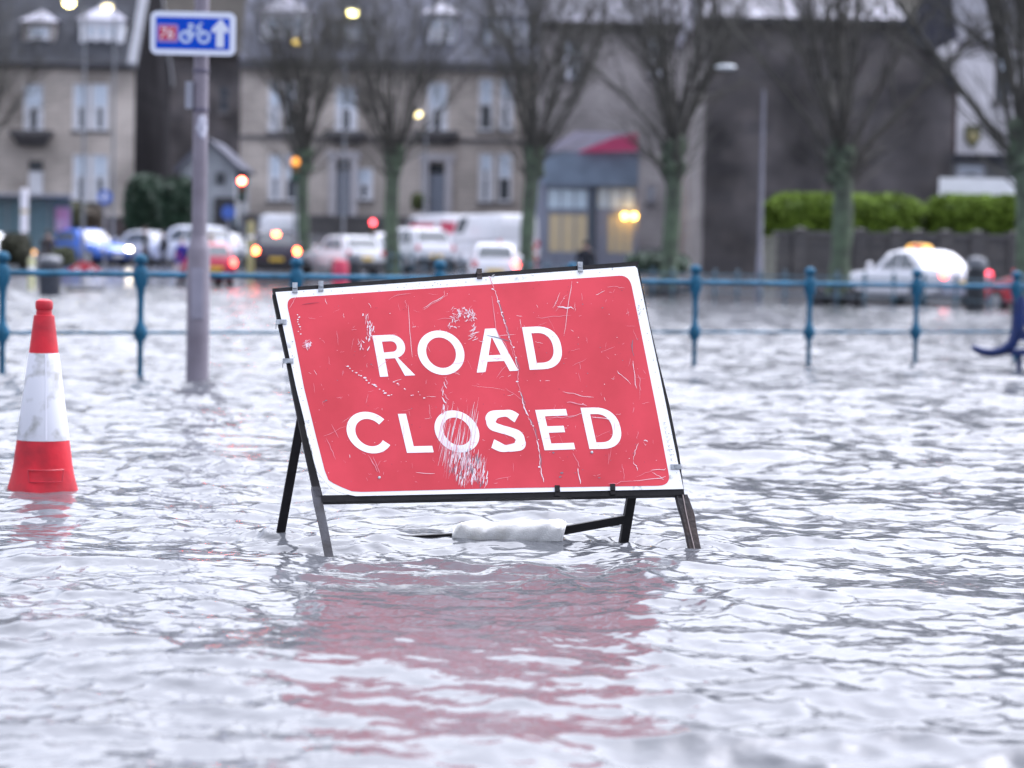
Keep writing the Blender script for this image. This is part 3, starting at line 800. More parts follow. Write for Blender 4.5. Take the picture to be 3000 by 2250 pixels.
# ------------------------------------------------------------------ trees
def tree(px, s, fork_y, label, seed, spread=1.0, lean=0.0):
    r = random.Random(seed)
    Y = FPX / s
    X = (px - 1500) / s
    z0 = gz(X, Y)
    zf = WZ(fork_y, Y, px)
    t = thing('pollarded_tree', label, 'tree', (X, Y, z0), group='bare pollarded trees along the promenade')
    R = .27 + r.uniform(-.02, .03)
    tr = MB(); N = 14; pts = []; rd = []
    for i in range(N + 1):
        f = i / N
        pts.append((X + lean * f + .05 * math.sin(f * 5 + seed), Y + .04 * math.sin(f * 7), z0 - .3 + f * (zf - z0 + .3)))
        rd.append(R * (1.25 - .35 * min(1, f * 3) + (.5 * sm(.8, 1, f))) * (1 + r.uniform(-.06, .06)))
    tr.tube(pts, rd, 12)
    top = Vector(pts[-1])
    cr = MB()
    def grow(p, d, ln, r0, lev):
        n = 5 if lev < 2 else 3
        P = [p.copy()]; q = p.copy(); dd = d.copy()
        for k in range(n):
            dd = (dd + Vector((r.gauss(0, .1), r.gauss(0, .1), r.gauss(.05, .06)))).normalized()
            q = q + dd * (ln / n); P.append(q.copy())
        rs = [r0 * (1 - .62 * k / n) for k in range(n + 1)]
        cr.tube(P, rs, (7, 5, 4, 3)[lev], cap=False)
        if lev < 3:
            m = (8, 7, 6)[lev]
            for k in range(m):
                f = (k + .9) / m
                if lev == 0: f = .22 + .78 * f
                i = min(n - 1, int(f * n)); pp = P[i].lerp(P[i + 1], f * n - i)
                ax = (P[i + 1] - P[i]).normalized()
                side = ax.cross(Vector((r.gauss(0, 1), r.gauss(0, 1), r.gauss(0, 1)))).normalized()
                ang = r.uniform(.35, .85)
                grow(pp, (ax * math.cos(ang) + side * math.sin(ang) + Vector((0, 0, .12))).normalized(), ln * (.5, .48, .5)[lev] * r.uniform(.7, 1.2), max(.006, rs[i] * (.5, .45, .5)[lev]), lev + 1)
    nl = 12
    for k in range(nl):
        a = 2 * math.pi * (k + r.uniform(-.3, .3)) / nl
        el = r.uniform(1.12, 1.45) if k % 3 else r.uniform(.8, 1.1)
        d = Vector((math.cos(a) * math.cos(el) * spread, math.sin(a) * math.cos(el) * spread, math.sin(el))).normalized()
        grow(top + Vector((0, 0, -.3 + r.uniform(-.7, .25))) + d * .12, d, r.uniform(4.4, 6.4), r.uniform(.055, .10), 0)
    for k in range(34):
        a = r.uniform(0, 6.283); el = r.uniform(.5, 1.35)
        d = Vector((math.cos(a) * math.cos(el), math.sin(a) * math.cos(el), math.sin(el)))
        grow(top + Vector((.2 * math.cos(a), .2 * math.sin(a), r.uniform(-1.3, .3))), d, r.uniform(1.2, 2.8), r.uniform(.012, .03), 2)
    for k in range(16):
        a = r.uniform(0, 6.283); q = top + Vector((.26 * math.cos(a), .26 * math.sin(a), r.uniform(-.9, .1))); rr = r.uniform(.1, .19)
        tr.lathe([(rr * .3, -rr), (rr, -rr * .4), (rr * .95, rr * .4), (rr * .3, rr)], q, 7)
    tr.build('trunk', BARK, t, smooth=True)
    cr.build('crown', TWIG, t)
    return t
tree(882, 72, 440, 'bare tree just right of the black car', 1)
tree(1142, 78, 440, 'bare tree behind the white hatchback between the terrace doors', 2)
tree(1538, 90, 430, 'bare tree with a leaning green trunk left of the shop', 3, lean=.1)
tree(1958, 103, 420, 'bare tree with a mossy green trunk right of the shop', 4)
tree(2452, 118, 430, 'bare tree in front of the dark wall and the hedges', 5)
tree(2996, 139, 380, 'bare tree cut off by the right edge of the photo', 6)
tree(-80, 60, 430, 'bare tree reaching into the top left corner of the photo', 8)

# ------------------------------------------------------------------ vehicles
def car(label, cat, color, X, Y, head, kind='hatch', rear=None, front=None, name='parked_car', third=False, zoff=0.0, extra=None, group='vehicles on the flooded street', low=None):
    K = {'mini': dict(L=3.5, W=1.52, H=1.46, hood=.95, belt=.95, cf=.5, tf=.05, tr=-1.35, cr=-1.7, tail=.98), 'hatch': dict(L=4.0, W=1.74, H=1.48, hood=.95, belt=.95, cf=.55, tf=.05, tr=-1.55, cr=-1.92, tail=.98),
         'saloon': dict(L=4.6, W=1.80, H=1.45, hood=.92, belt=.94, cf=.75, tf=.15, tr=-1.0, cr=-1.65, tail=.98),
         'suv': dict(L=4.4, W=1.84, H=1.68, hood=1.05, belt=1.06, cf=.75, tf=.25, tr=-1.75, cr=-2.1, tail=1.08),
         'van': dict(L=5.0, W=1.95, H=2.2, hood=1.25, belt=1.25, cf=1.75, tf=1.2, tr=-2.42, cr=-2.46, tail=1.25)}[kind]
    Lh = K['L'] / 2; Wd = K['W'] / 2; H = K['H']
    paint = mat(name + ' paint %02x%02x%02x' % tuple(int(c * 255) for c in color), color, .22, var=.03, spec=.6)
    t = thing(name, label, cat, (X, Y, gz(X, Y) + zoff), rad(head), group=group)
    # lower body: lofted rings along the length
    st = [(-Lh, .55, K['tail'] - .18, .90), (-Lh + .06, .33, K['tail'] - .05, .95), (-Lh + .35, .24, K['tail'], .985), (K['cr'] + .3, .22, K['belt'] + .01, 1.0), (-.3, .21, K['belt'], 1.0), (K['cf'], .21, K['hood'] + .02, 1.0),
          (Lh - .75, .22, K['hood'] - .08, .985), (Lh - .25, .25, K['hood'] - .2, .94), (Lh - .06, .32, K['hood'] - .33, .87), (Lh, .45, K['hood'] - .42, .8)]
    st.sort()
    b = MB(); n = 12; vs = []
    for x, zl, zh, ws in st:
        wd = Wd * ws
        half = [(0, zl), (wd * .82, zl), (wd * .97, zl + .1), (wd, zl + (zh - zl) * .45), (wd * .97, zh - .12), (wd * .86, zh - .01), (0, zh + .02)]
        ring = [(x, y, z) for y, z in half] + [(x, -y, z) for y, z in half[-2:0:-1]]
        vs += ring
    n = 12
    fs = [(i * n + k, i * n + (k + 1) % n, (i + 1) * n + (k + 1) % n, (i + 1) * n + k) for i in range(len(st) - 1) for k in range(n)]
    fs += [tuple(range(n)), tuple(range((len(st) - 1) * n, len(st) * n))]
    b.add(vs, fs)
    # cabin
    zb = K['belt'] - .04
    lv = [(0, K['cf'], K['cr'], .9), (.5, K['cf'] * .45 + K['tf'] * .55, K['cr'] * .5 + K['tr'] * .5, .83), (.86, K['tf'] + .06, K['tr'] - .04, .76), (1, K['tf'] - .22, K['tr'] + .22, .62)]
    if kind == 'van': lv = [(0, K['cf'], K['cr'], .98), (.5, (K['cf'] + K['tf']) / 2, K['cr'], .96), (.9, K['tf'], K['tr'], .92), (1, K['tf'] - .2, K['tr'] + .1, .84)]
    vs = []; m = 12
    for f, xf, xr, ws in lv:
        z = zb + f * (H - zb); w2 = Wd * ws
        ring = [(xf, -w2 * .55, z), (xf, w2 * .55, z), (xf - .12, w2 * .93, z), (xf - .4, w2, z), ((xf + xr) / 2, w2, z), (xr + .3, w2, z), (xr + .08, w2 * .93, z), (xr, w2 * .6, z), (xr, -w2 * .6, z), (xr + .08, -w2 * .93, z), (xr + .3, -w2, z), ((xf + xr) / 2, -w2, z), (xf - .4, -w2, z), (xf - .12, -w2 * .93, z)]
        vs += ring
    m = 14
    fs = [(i * m + k, i * m + (k + 1) % m, (i + 1) * m + (k + 1) % m, (i + 1) * m + k) for i in range(3) for k in range(m)]
    fs += [tuple(range(3 * m, 4 * m))]
    b.add(vs, fs)
    body = b.build('body', paint, t, smooth=True, local=True)
    # glass panels a few mm proud of the cabin
    def at(f, e):   # interpolate cabin outline
        for i in range(len(lv) - 1):
            if f <= lv[i + 1][0]:
                u = (f - lv[i][0]) / (lv[i + 1][0] - lv[i][0]); return lv[i][e] * (1 - u) + lv[i + 1][e] * u
    f0, f1 = (.12, .82) if kind != 'van' else (.2, .85)
    zz = lambda f: zb + f * (H - zb)
    def panel(nm, pts, off):
        q = MB(); A = [Vector(p) for p in pts]; o = Vector(off)
        q.add([p + o * .012 for p in A] + [p - o * .01 for p in A], [(0, 1, 2, 3), (7, 6, 5, 4), (0, 4, 5, 1), (1, 5, 6, 2), (2, 6, 7, 3), (3, 7, 4, 0)])
        q.build(nm, CARGLASS, t, local=True)
    panel('windscreen', [(at(f, 1) + .0, s * Wd * at(f, 3) * .84 - 0, zz(f)) for f, s in ((f0, -1), (f0, 1), (f1, 1), (f1, -1))], (1, 0, .4))
    if kind != 'van': panel('rear_window', [(at(f, 2), s * Wd * at(f, 3) * .8, zz(f)) for f, s in ((f0 + .08, -1), (f0 + .08, 1), (f1, 1), (f1, -1))], (-1, 0, .3))
    for s in (-1, 1):
        if kind == 'van':
            panel('side_window', [(at(f, 1) - dx, s * Wd * at(f, 3), zz(f)) for f, dx in ((f0 + .05, .35), (f0 + .05, 1.2), (f1, 1.2), (f1, .4))], (0, s, .2))
        else:
            xm = lambda f, u: (at(f, 1) - .42) * (1 - u) + (at(f, 2) + .34) * u
            panel('side_window', [(xm(f, u), s * Wd * at(f, 3), zz(f)) for f, u in ((f0, 0), (f0, .47), (f1, .47), (f1, .03))], (0, s, .3))
            panel('side_window', [(xm(f, u), s * Wd * at(f, 3), zz(f)) for f, u in ((f0, .53), (f0, 1), (f1, .97), (f1, .53))], (0, s, .3))
    wx = Lh - .8
    rw = .31 if kind != 'van' else .34
    for sx in (-1, 1):
        for sy in (-1, 1):
            wm = MB(); yo = sy * (Wd - .09)
            prof = [(rw - .06, -.1), (rw, -.08), (rw, .08), (rw - .06, .1)]
            vs = []; nn = 16
            wm.lathe(prof, (0, 0, 0), nn); wm.v = [(sx * wx * (1 if sx > 0 else .93) + v[0], yo + v[2], rw + v[1]) for v in wm.v]
            wo = wm.build('wheel', TYRE, t, smooth=True, local=True)
            rm = MB(); rm.lathe([(rw * .62, -.012), (rw * .6, .012), (rw * .2, .02)], (0, 0, 0), nn)
            rm.v = [(sx * wx * (1 if sx > 0 else .93) + v[0], yo + sy * (.1 + v[2]), rw + v[1]) for v in rm.v]
            rm.build('rim', RIM, wo, local=True)
    for sy in (-1, 1):
        lm = MB(); y = sy * Wd * .72; z = K['hood'] - .28
        lm.lathe([(.02, 0), (.13, .01), (.11, .06), (.02, .09)], (0, 0, 0), 12); lm.v = [(Lh - .16 + v[2] * 1.2, y + v[0] * 1.15, z + v[1] * .75) for v in lm.v]
        lm.build('headlight', (front[0 if sy < 0 else 1] if isinstance(front, tuple) else front) if front else LENSW, t, local=True)
        lm = MB(); y = sy * Wd * .82; z = K['tail'] - .16
        lm.lathe([(.02, 0), (.12, .01), (.11, .05), (.02, .08)], (0, 0, 0), 12); lm.v = [(-Lh + .05 - v[2], y + v[0] * .8, z + v[1] * 1.0) for v in lm.v]
        lm.build('taillight', (rear[0 if sy < 0 else 1] if isinstance(rear, tuple) else rear) if rear else LENSR, t, local=True)
        mm = MB(); mm.lathe([(.03, -.1), (.08, -.06), (.08, .06), (.03, .1)], (K['cf'] - .25, sy * (Wd + .06), K['belt'] + .08), 8); mm.build('mirror', paint, t, local=True)
    MB().box(-Lh - .03, -Lh + .06, -Wd * .88, Wd * .88, .32, .52).build('bumper', TRIMBLK if low is None else low, t, local=True)
    MB().box(-Lh - .05, -Lh - .033, -.26, .26, .56 if kind != 'hatch' else .6, .68 if kind != 'hatch' else .72).build('number_plate', PLATEY, t, local=True)
    MB().box(Lh - .02, Lh + .03, -.26, .26, .36, .47).build('number_plate', PLATEW, t, local=True)
    if third:
        MB().box(K['cr'] - .02 if kind == 'van' else K['tr'] - .12, K['tr'] - .02, -.1, .1, H - .2, H - .08).build('brake_light', LITR, t, local=True)
    if extra: extra(t, K, Lh, Wd, H)
    return t
def px_at(x, Y): return (x - 1500) * Y / FPX
WHT = (.74, .75, .80)
def taxi_extra(t, K, Lh, Wd, H):
    m = MB(); m.lathe([(.14, 0), (.15, .03), (.12, .15), (.06, .17)], (0, 0, 0), 14); m.v = [(v[0] * .8 - .35, v[1] * 3.0, H + v[2] - .02) for v in m.v]
    m.mi = [0] * len(m.mi)
    so = m.build('roof_sign', mat('taxi sign yellow', (.8, .42, .06), .4, emit=(1, .55, .1), estr=.3), t, local=True)
    MB().box(-.47, -.46, -.02, .34, H + .0, H + .12).build('sign_panel', mat('taxi sign red', (.5, .02, .03), .4), so, local=True)
car('white saloon taxi with a yellow roof sign beside the garden wall', 'taxi', WHT, px_at(2660, 63.5), 63.5, 119, 'saloon', rear=(LITDIM, LITRD), name='taxi', extra=taxi_extra, low=mat('grey blue bumper', (.22, .25, .32), .5))
car('red car cut off by the right edge of the photo', 'car', (.45, .02, .04), px_at(3085, 58), 58, 112, 'hatch')
car('red hatchback with lit tail lamps behind the lamp post', 'car', (.42, .025, .06), px_at(594, 80), 80, 108, 'mini', rear=(LITRD, LITRO), name='moving_car')
car('black hatchback with three bright brake lamps and a yellow plate', 'car', (.03, .026, .045), px_at(797, 91), 91, 98, 'suv', rear=LITR, name='moving_car', third=True)
car('blue hatchback with a bright headlamp on the left', 'car', (.04, .14, .55), px_at(262, 100), 100, -48, 'hatch', front=(LENSW, LITW))
car('white car cut off by the left edge of the photo', 'car', WHT, px_at(-40, 92), 92, -40, 'hatch', front=LITAM)
car('silver car behind the blue hatchback', 'car', (.42, .44, .5), px_at(402, 103), 103, 150, 'saloon')
car('white tall car left of the lamp post', 'car', (.6, .63, .72), px_at(540, 101), 101, 140, 'suv')
car('white low saloon pointing right between lamp post and black car', 'car', WHT, px_at(655, 101), 101, -32, 'saloon', front=(LENSW, LITWD))
car('white van with only its roof showing above the black car', 'van', WHT, px_at(820, 101), 101, 100, 'van')
car('white hatchback right of the black car under the second tree', 'car', (.7, .71, .74), px_at(992, 90), 90, 122, 'hatch')
car('small white car half hidden by the trunk of the second tree', 'car', WHT, px_at(1112, 97), 97, 110, 'hatch')
def stripe(t, K, Lh, Wd, H):
    red = mat('red van stripe', (.5, .05, .1), .4)
    MB().box(-Lh - .012 + .03, -Lh + .05, -Wd * .8, Wd * .8, H - .75, H - .3).build('stripe', red, t, local=True)
    for s in (-1, 1): MB().box(-Lh + .3, .6, s * Wd * .985 - .02, s * Wd * .985 + .02, H - .75, H - .35).build('stripe', red, t, local=True)
car('silver white van with a red stripe left of the white box van', 'van', (.62, .62, .67), px_at(1275, 98), 98, 112, 'van', extra=stripe)
car('white car in front of the van with the red stripe', 'car', WHT, px_at(1192, 93), 93, 120, 'suv')
car('plain white van left of the leaning green tree trunk', 'van', (.78, .79, .83), px_at(1428, 94), 94, 117, 'van')
car('low white car nearest the sign with its roof just above the sign', 'car', WHT, px_at(1438, 74), 74, 93, 'mini', rear=(LITRD, LENSR))

# ------------------------------------------------------------------ street furniture
def post_mesh(m, name, n=20, zbase=-.4):
    p = [(.021, zbase), (.021, .20), (.026, .235), (.05, .27), (.054, .30), (.05, .325), (.027, .365), (.023, .40), (.024, .56), (.032, .62), (.047, .655), (.055, .70), (.055, .735), (.044, .77), (.026, .79), (.026, .80), (.046, .812), (.05, .832), (.046, .85), (.028, .868), (.006, .874)]
    return MB().lathe(p, (0, 0, 0), n).build(name, m, None, smooth=True)
def fence(label, P0, P1, k0, k1, m, zf, name, group=None, shift={}):
    A = Vector((P0[0], P0[1], 0)); st = Vector((P1[0], P1[1], 0)) - A
    t = thing(name, label, 'railing', A)
    first = None
    for k in range(k0, k1 + 1):
        p = A + st * (k + shift.get(k, 0)); z = zf(p.x, p.y)
        if first is None:
            first = post_mesh(m, 'post'); first.parent = t; first.location = p - A + Vector((0, 0, z))
        else: copypart(first, t, p - A + Vector((0, 0, z)))
    for h, r in ((.725, .021), (.30, .011)):
        rb = MB()
        pts = []
        for k in range(k0, k1 + 1):
            p = A + st * k; pts.append((p.x, p.y, zf(p.x, p.y) + h))
        rb.tube(pts, r, 8); rb.build('rail', m, t, smooth=True)
    return t
pa, pb = G(410, 1095), G(2680, 1068)
stp = ((pb.x - pa.x) / 6, (pb.y - pa.y) / 6)
fence('blue cast iron railing with ball topped posts standing in the flood', (pa.x, pa.y), (pa.x + stp[0], pa.y + stp[1]), -2, 8, FENCE, lambda x, y: 0.0, 'iron_railing', shift={-1: .178})
fd = Vector((-.35, .94)).normalized()
fence('dull blue distant railing running back along the row of trees', (10.3, 48.8), (10.3 + fd.x * 1.33, 48.8 + fd.y * 1.33), -3, 50, FENCEFAR, lambda x, y: max(0.0, gz(x, y) - .0), 'iron_railing')

def lamp_post():
    base = G(578, 1106); Y = base.y
    t = thing('lamp_post', 'tall grey lamp post carrying the blue cycle sign', 'lamp post', base)
    steel = mat('galvanised steel', (.245, .222, .265), .55, metal=.1, col2=(.15, .13, .16), scale=5, bump=.15, bscale=30, lo=.25, hi=.75)
    b = Vector((base.x, base.y, 0)); tp = W(592, -10, Y); dx = (tp.x - b.x) / (tp.z)
    def at(z): return (b.x + dx * z, Y, z)
    zs = WZ(735, Y, 590); z1 = WZ(700, Y, 590)
    m = MB(); m.tube([at(-.4), at(.3), at(zs), at(zs + .03), at(z1), at(z1 + .02)], [.082, .081, .08, .074, .058, .055], 24)
    m.build('base', steel, t, smooth=True)
    m = MB(); m.tube([at(z1 + .02), at(4.0), at(5.6)], [.0535, .05, .045], 20); sh = m.build('shaft', steel, t, smooth=True)
    d = MB(); p = at(.55); d.box(p[0] - .04, p[0] + .045, Y - .0845, Y - .06, .42, .78); d.build('door', mat('lamp post door', (.25, .24, .3), .5, var=.1), t)
    arm = [at(5.55), (at(5.6)[0] - .3, Y, 5.75), (at(5.6)[0] - .9, Y, 5.85)]
    MB().tube(arm, .03, 8).build('arm', steel, t)
    hd = MB(); hd.lathe([(.03, -.3), (.12, -.2), (.14, .1), (.05, .3)], (0, 0, 0), 12); hd.v = [(at(5.6)[0] - 1.15 + v[2], Y + v[1], 5.84 + v[0] * .5) for v in hd.v]
    hd.build('lamp_head', GREYP, t, smooth=True)
    bandm = mat('dark steel band', (.10, .09, .13), .5, metal=.3)
    for yy in (208, 322):
        z = WZ(yy, Y, 588); q = at(z); MB().lathe([(.056, -.014), (.058, 0), (.056, .014)], q, 20).build('band', bandm, t)
    # small control box strapped on the left
    x0, x1, z0, z1b = *[WX(v, Y, 280) for v in (545, 563)], WZ(318, Y, 560), WZ(240, Y, 560)
    MB().box(x0, x1 + .01, Y - .04, Y + .04, z0, z1b).build('control_box', mat('grey box plastic', (.26, .27, .32), .5, var=.1), t)
    # torn white sticker wrapped on the shaft
    s = MB(); c = at(WZ(372, Y, 590)); hh = .085; n = 10; rr = .0575; vs = []
    for j in range(9):
        v = -1 + 2 * j / 8
        wdt = math.sqrt(max(0.02, 1 - v * v)) * .75
        for i in range(n):
            a = -.35 + wdt * (-1 + 2 * i / (n - 1)) * (1 + .15 * math.sin(j * 2.1))
            vs.append((c[0] + dx * v * hh + rr * math.sin(a + .75), Y - rr * math.cos(a + .75), c[2] + v * hh))
    s.add(vs, [(j * n + i, j * n + i + 1, (j + 1) * n + i + 1, (j + 1) * n + i) for j in range(8) for i in range(n - 1)])
    s.build('sticker', mat('white sticker', (.62, .62, .7), .6, col2=(.3, .3, .38), scale=30), t)
    # ---- the blue cycle route sign clamped to the post
    Ys = Y - .075
    sg = thing('cycle_route_sign', 'blue cycle route 76 sign with bicycle and arrow on the lamp post', 'road sign', W(566, 97, Ys))
    cen = W(565.5, 97, Ys); sc = Ys / FPX
    rot = -rad(1.0)*0
    def P(px, py, off):      # photo-pixel offset from the sign centre, flat on the sign
        dxp, dyp = px - 565.5, py - 97
        return Vector((cen.x + dxp * sc, Ys - off, cen.z - (dyp + .024 * dxp) * sc - .0175 * dxp * sc * -1))
    def flat(nm, pts, off, m, parent=sg, th=.0015):
        n = len(pts); q = MB(); F = [P(x, y, off) for x, y in pts]; B = [P(x, y, off - th) for x, y in pts]
        q.add(F + B, [tuple(range(n)), tuple(range(2 * n - 1, n - 1, -1))] + [(i, (i + 1) % n, (i + 1) % n + n, i + n) for i in range(n)])
        return q
    def rrect(x0, x1, y0, y1, r, n=6):
        o = []
        for cx, cy, a0 in ((x1 - r, y0 + r, -90), (x1 - r, y1 - r, 0), (x0 + r, y1 - r, 90), (x0 + r, y0 + r, 180)):
            for i in range(n + 1):
                a = rad(a0 + 90 * i / n); o.append((cx + r * math.cos(a), cy + r * math.sin(a)))
        return o
    wh = mat('white sign film', (.66, .70, .82), .4, var=.03); bl = mat('blue sign film', (.0, .062, .52), .5, var=.05, spec=.15); rd_ = mat('route number red', (.50, .012, .05), .5, spec=.15)
    pl = flat('p', rrect(441, 690, 35, 161, 20), 0, wh, th=.004).build('plate', wh, sg)
    flat('b', rrect(457, 672, 52, 144, 4), .002, bl).build('blue_field', bl, pl)
    pw = mat('pale sign film', (.50, .60, .82), .4)
    flat('n', rrect(461, 523, 73, 125, 8), .004, pw).build('route_patch_border', mat('route patch border', (.36, .22, .48), .5), pl)
    flat('r', rrect(468, 515, 80, 117, 2), .006, rd_).build('route_patch', rd_, pl)
    ar = [(647, 54), (669, 83), (669, 97), (656, 90), (656, 137), (633, 137), (633, 90), (620, 97), (620, 83)]
    flat('a', ar, .004, wh).build('arrow', wh, pl)
    # bicycle drawn with thin bars and rings
    bk = MB()
    def ring(cx, cy, r, w, off):
        n = 28; F = []
        for rr_ in (r + w / 2, r - w / 2):
            for i in range(n):
                a = 2 * math.pi * i / n; F.append(P(cx + rr_ * math.cos(a), cy + rr_ * math.sin(a), off))
        bk.add(F, [(i, (i + 1) % n, n + (i + 1) % n, n + i) for i in range(n)])
    def bar(x0, y0, x1, y1, w, off):
        d = Vector((x1 - x0, y1 - y0)).normalized(); nn = Vector((-d.y, d.x)) * w / 2
        bk.add([P(x0 + nn.x, y0 + nn.y, off), P(x1 + nn.x, y1 + nn.y, off), P(x1 - nn.x, y1 - nn.y, off), P(x0 - nn.x, y0 - nn.y, off)], [(0, 1, 2, 3)])
    for cx in (545, 597): ring(cx, 108, 15.5, 8, .0042)
    o = .0046
    for bb in ((545, 108, 556, 80, 5), (545, 108, 566, 106, 5), (566, 106, 556, 78, 5), (566, 106, 586, 80, 5), (556, 80, 586, 78, 5), (597, 108, 584, 74, 5), (551, 73, 566, 71, 6), (556, 80, 555, 72, 4), (584, 74, 586, 68, 5), (586, 68, 594, 70, 5)):
        bar(*bb, o); o += .0003
    bk.build('bicycle_symbol', pw, pl)
    cu = bpy.data.curves.new('route_number', 'FONT'); cu.body = '76'; cu.size = 1; cu.fill_mode = 'FRONT'; cu.resolution_u = 6; cu.shear = .15
    to = bpy.data.objects.new('tmp', cu); COL.objects.link(to)
    dg = bpy.context.evaluated_depsgraph_get(); me = bpy.data.meshes.new_from_object(to.evaluated_get(dg)); bpy.data.objects.remove(to)
    xs = [v.co.x for v in me.vertices]; ys = [v.co.y for v in me.vertices]; x0, x1, y0, y1 = min(xs), max(xs), min(ys), max(ys)
    tm = MB(); tm.add([P(472 + (v.co.x - x0) / (x1 - x0) * 37, 114 - (v.co.y - y0) / (y1 - y0) * 30, .008) for v in me.vertices], [tuple(p.vertices) for p in me.polygons])
    tm.build('route_number', mat('route number white', (.85, .82, .86), .4), pl)
    cl = MB(); cl.box(cen.x - .03, cen.x + .12, Ys + .0045, Y - .04, cen.z + .06, cen.z + .085); cl.box(cen.x - .03, cen.x + .12, Ys + .0045, Y - .04, cen.z - .085, cen.z - .06)
    cl.build('clamp', IRON, sg)
lamp_post()

def street_lamp(label, xc, head, Y, lit, r=.16, name='street_lamp', m=None, ztop=None):
    hx, hy = head
    h = W(hx, hy, Y); xb = WX(xc, Y, 500); z0 = gz(xb, Y)
    t = thing(name, label, 'street lamp', (xb, Y, z0), group='street lamps along the road')
    m = m or mat('grey lamp column', (.14, .15, .17), .5, var=.15)
    zt = h.z - .25 if ztop is None else ztop
    MB().tube([(xb, Y, z0 - .3), (xb, Y, z0 + 1.2), (xb, Y, z0 + 1.25), (xb, Y, zt)], [.09, .09, .06, .045], 12).build('column', m, t, smooth=True)
    dx = h.x - xb
    MB().tube([(xb, Y, zt), (xb + dx * .3, Y, zt + .6 * (h.z - zt) + .05), (h.x - .1 * (1 if dx > 0 else -1), Y, h.z + .06)], [.022, .013, .012], 8).build('arm', mat('dark lamp arm', (.06, .06, .07), .6), t)
    hm = MB(); hm.lathe([(.03, -.30), (.11, -.18), (.14, 0), (.12, .18), (.04, .26)], (0, 0, 0), 14); hm.v = [(h.x + v[2], Y + v[1] * .9, h.z + .1 + v[0] * .45) for v in hm.v]
    hm.build('lamp_head', GREYP if lit else mat('pale lamp head', (.62, .68, .72), .3), t, smooth=True)
    if lit:
        MB().lathe([(r * .4, -.75 * r), (r, -.3 * r), (r * 1.05, .1 * r), (r * .5, .35 * r)], (h.x, Y, h.z), 14).build('lens', lit, t, smooth=True)
street_lamp('lit street lamp on the thin column in front of the left house', 245, (203, 8), 95, LITYEL, .2)
street_lamp('lit street lamp right of the brightest one, above the white dormer', 332, (315, 20), 100, LITYELG, .2)
street_lamp('bright yellow street lamp above the terrace dormers, between first and second tree', 1008, (1033, 37), 95, LITYEL, .2)
street_lamp('amber street lamp in front of the leftmost terrace dormer', 893, (870, 122), 100, LITYELD, .17)
street_lamp('amber street lamp lowest of the lit ones, in front of the terrace wall', 1246, (1223, 333), 100, LITYELG, .18)
street_lamp('tall unlit lamp column in front of the dark blank wall', 2232, (2128, 208), 64, None, m=mat('pale lamp column', (.17, .17, .21), .5, var=.12), ztop=WZ(262, 64, 2232))

def traffic_light(label, x, y, Y, lit, ring=.11):
    p = W(x, y, Y); z0 = gz(p.x, Y)
    t = thing('traffic_light', label, 'traffic light', (p.x, Y, z0), group='traffic lights')
    MB().tube([(p.x + .0, Y + .12, z0 - .2), (p.x, Y + .12, p.z + .2)], .055, 10).build('pole', mat('grey signal pole', (.16, .18, .2), .5), t)
    MB().box(p.x - .16, p.x + .16, Y - .05, Y + .06, p.z - .78, p.z + .2).build('signal_head', TRIMBLK, t)
    for k, mm in enumerate((lit, mat('unlit amber', (.15, .08, .02), .3), mat('unlit green', (.02, .08, .05), .3))):
        lm = MB(); lm.lathe([(.01, 0), (ring, .004), (ring * .7, .03), (.01, .045)], (0, 0, 0), 14)
        lm.v = [(p.x + v[0], Y - .052 - v[2], p.z - k * .29 + v[1]) for v in lm.v]
        lm.build('signal_lamp', mm, t)
        vz = MB(); vz.tube([(p.x - ring - .02, Y - .06, p.z - k * .29), (p.x - ring * .75, Y - .06, p.z - k * .29 + ring * .85), (p.x, Y - .06, p.z - k * .29 + ring + .03), (p.x + ring * .75, Y - .06, p.z - k * .29 + ring * .85), (p.x + ring + .02, Y - .06, p.z - k * .29)], .015, 5)
        vz.build('visor', TRIMBLK, t)
traffic_light('traffic light showing bright red right of the lamp post', 709, 530, 90, LITSIG, .10)
traffic_light('small distant traffic light showing red left of the second tree', 1093, 652, 96, LITSIGD, .10)
traffic_light('traffic light glowing dull amber beside the first tree', 866, 474, 92, mat('dull amber lamp', (.6, .25, .03), .3, emit=(1, .36, .06), estr=.55), .16)

def disc_sign(label, x, y, Y, r, m, pole=True, arrow=False):
    p = W(x, y, Y); z0 = gz(p.x, Y)
    t = thing('round_sign', label, 'road sign', (p.x, Y, z0))
    d = MB(); d.lathe([(r, -.01), (r, .01)], (0, 0, 0), 24); d.v = [(p.x + v[0], Y + v[2], p.z + v[1]) for v in d.v]; d.build('disc', m, t)
    if arrow:
        a = MB(); pts = [(-.5, .1), (0, -.55), (.5, .1), (.18, .1), (.18, .55), (-.18, .55), (-.18, .1)]
        a.prism([(p.x + u * r, p.z + v * r) for u, v in pts], Y - .018, Y - .012); a.build('symbol', WHITEP, t)
    MB().tube([(p.x, Y + .06, z0 - .2), (p.x, Y + .06, p.z + .15)], .04, 8).build('pole', mat('grey sign pole', (.3, .31, .36), .5), t)
disc_sign('round blue road sign on a pole in front of the left house', 307, 577, 98, .3, mat('blue disc', (.06, .14, .5), .4), arrow=True)
disc_sign('small round blue road sign left of the traffic light', 669, 622, 92, .27, mat('blue disc', (.06, .14, .5), .4))

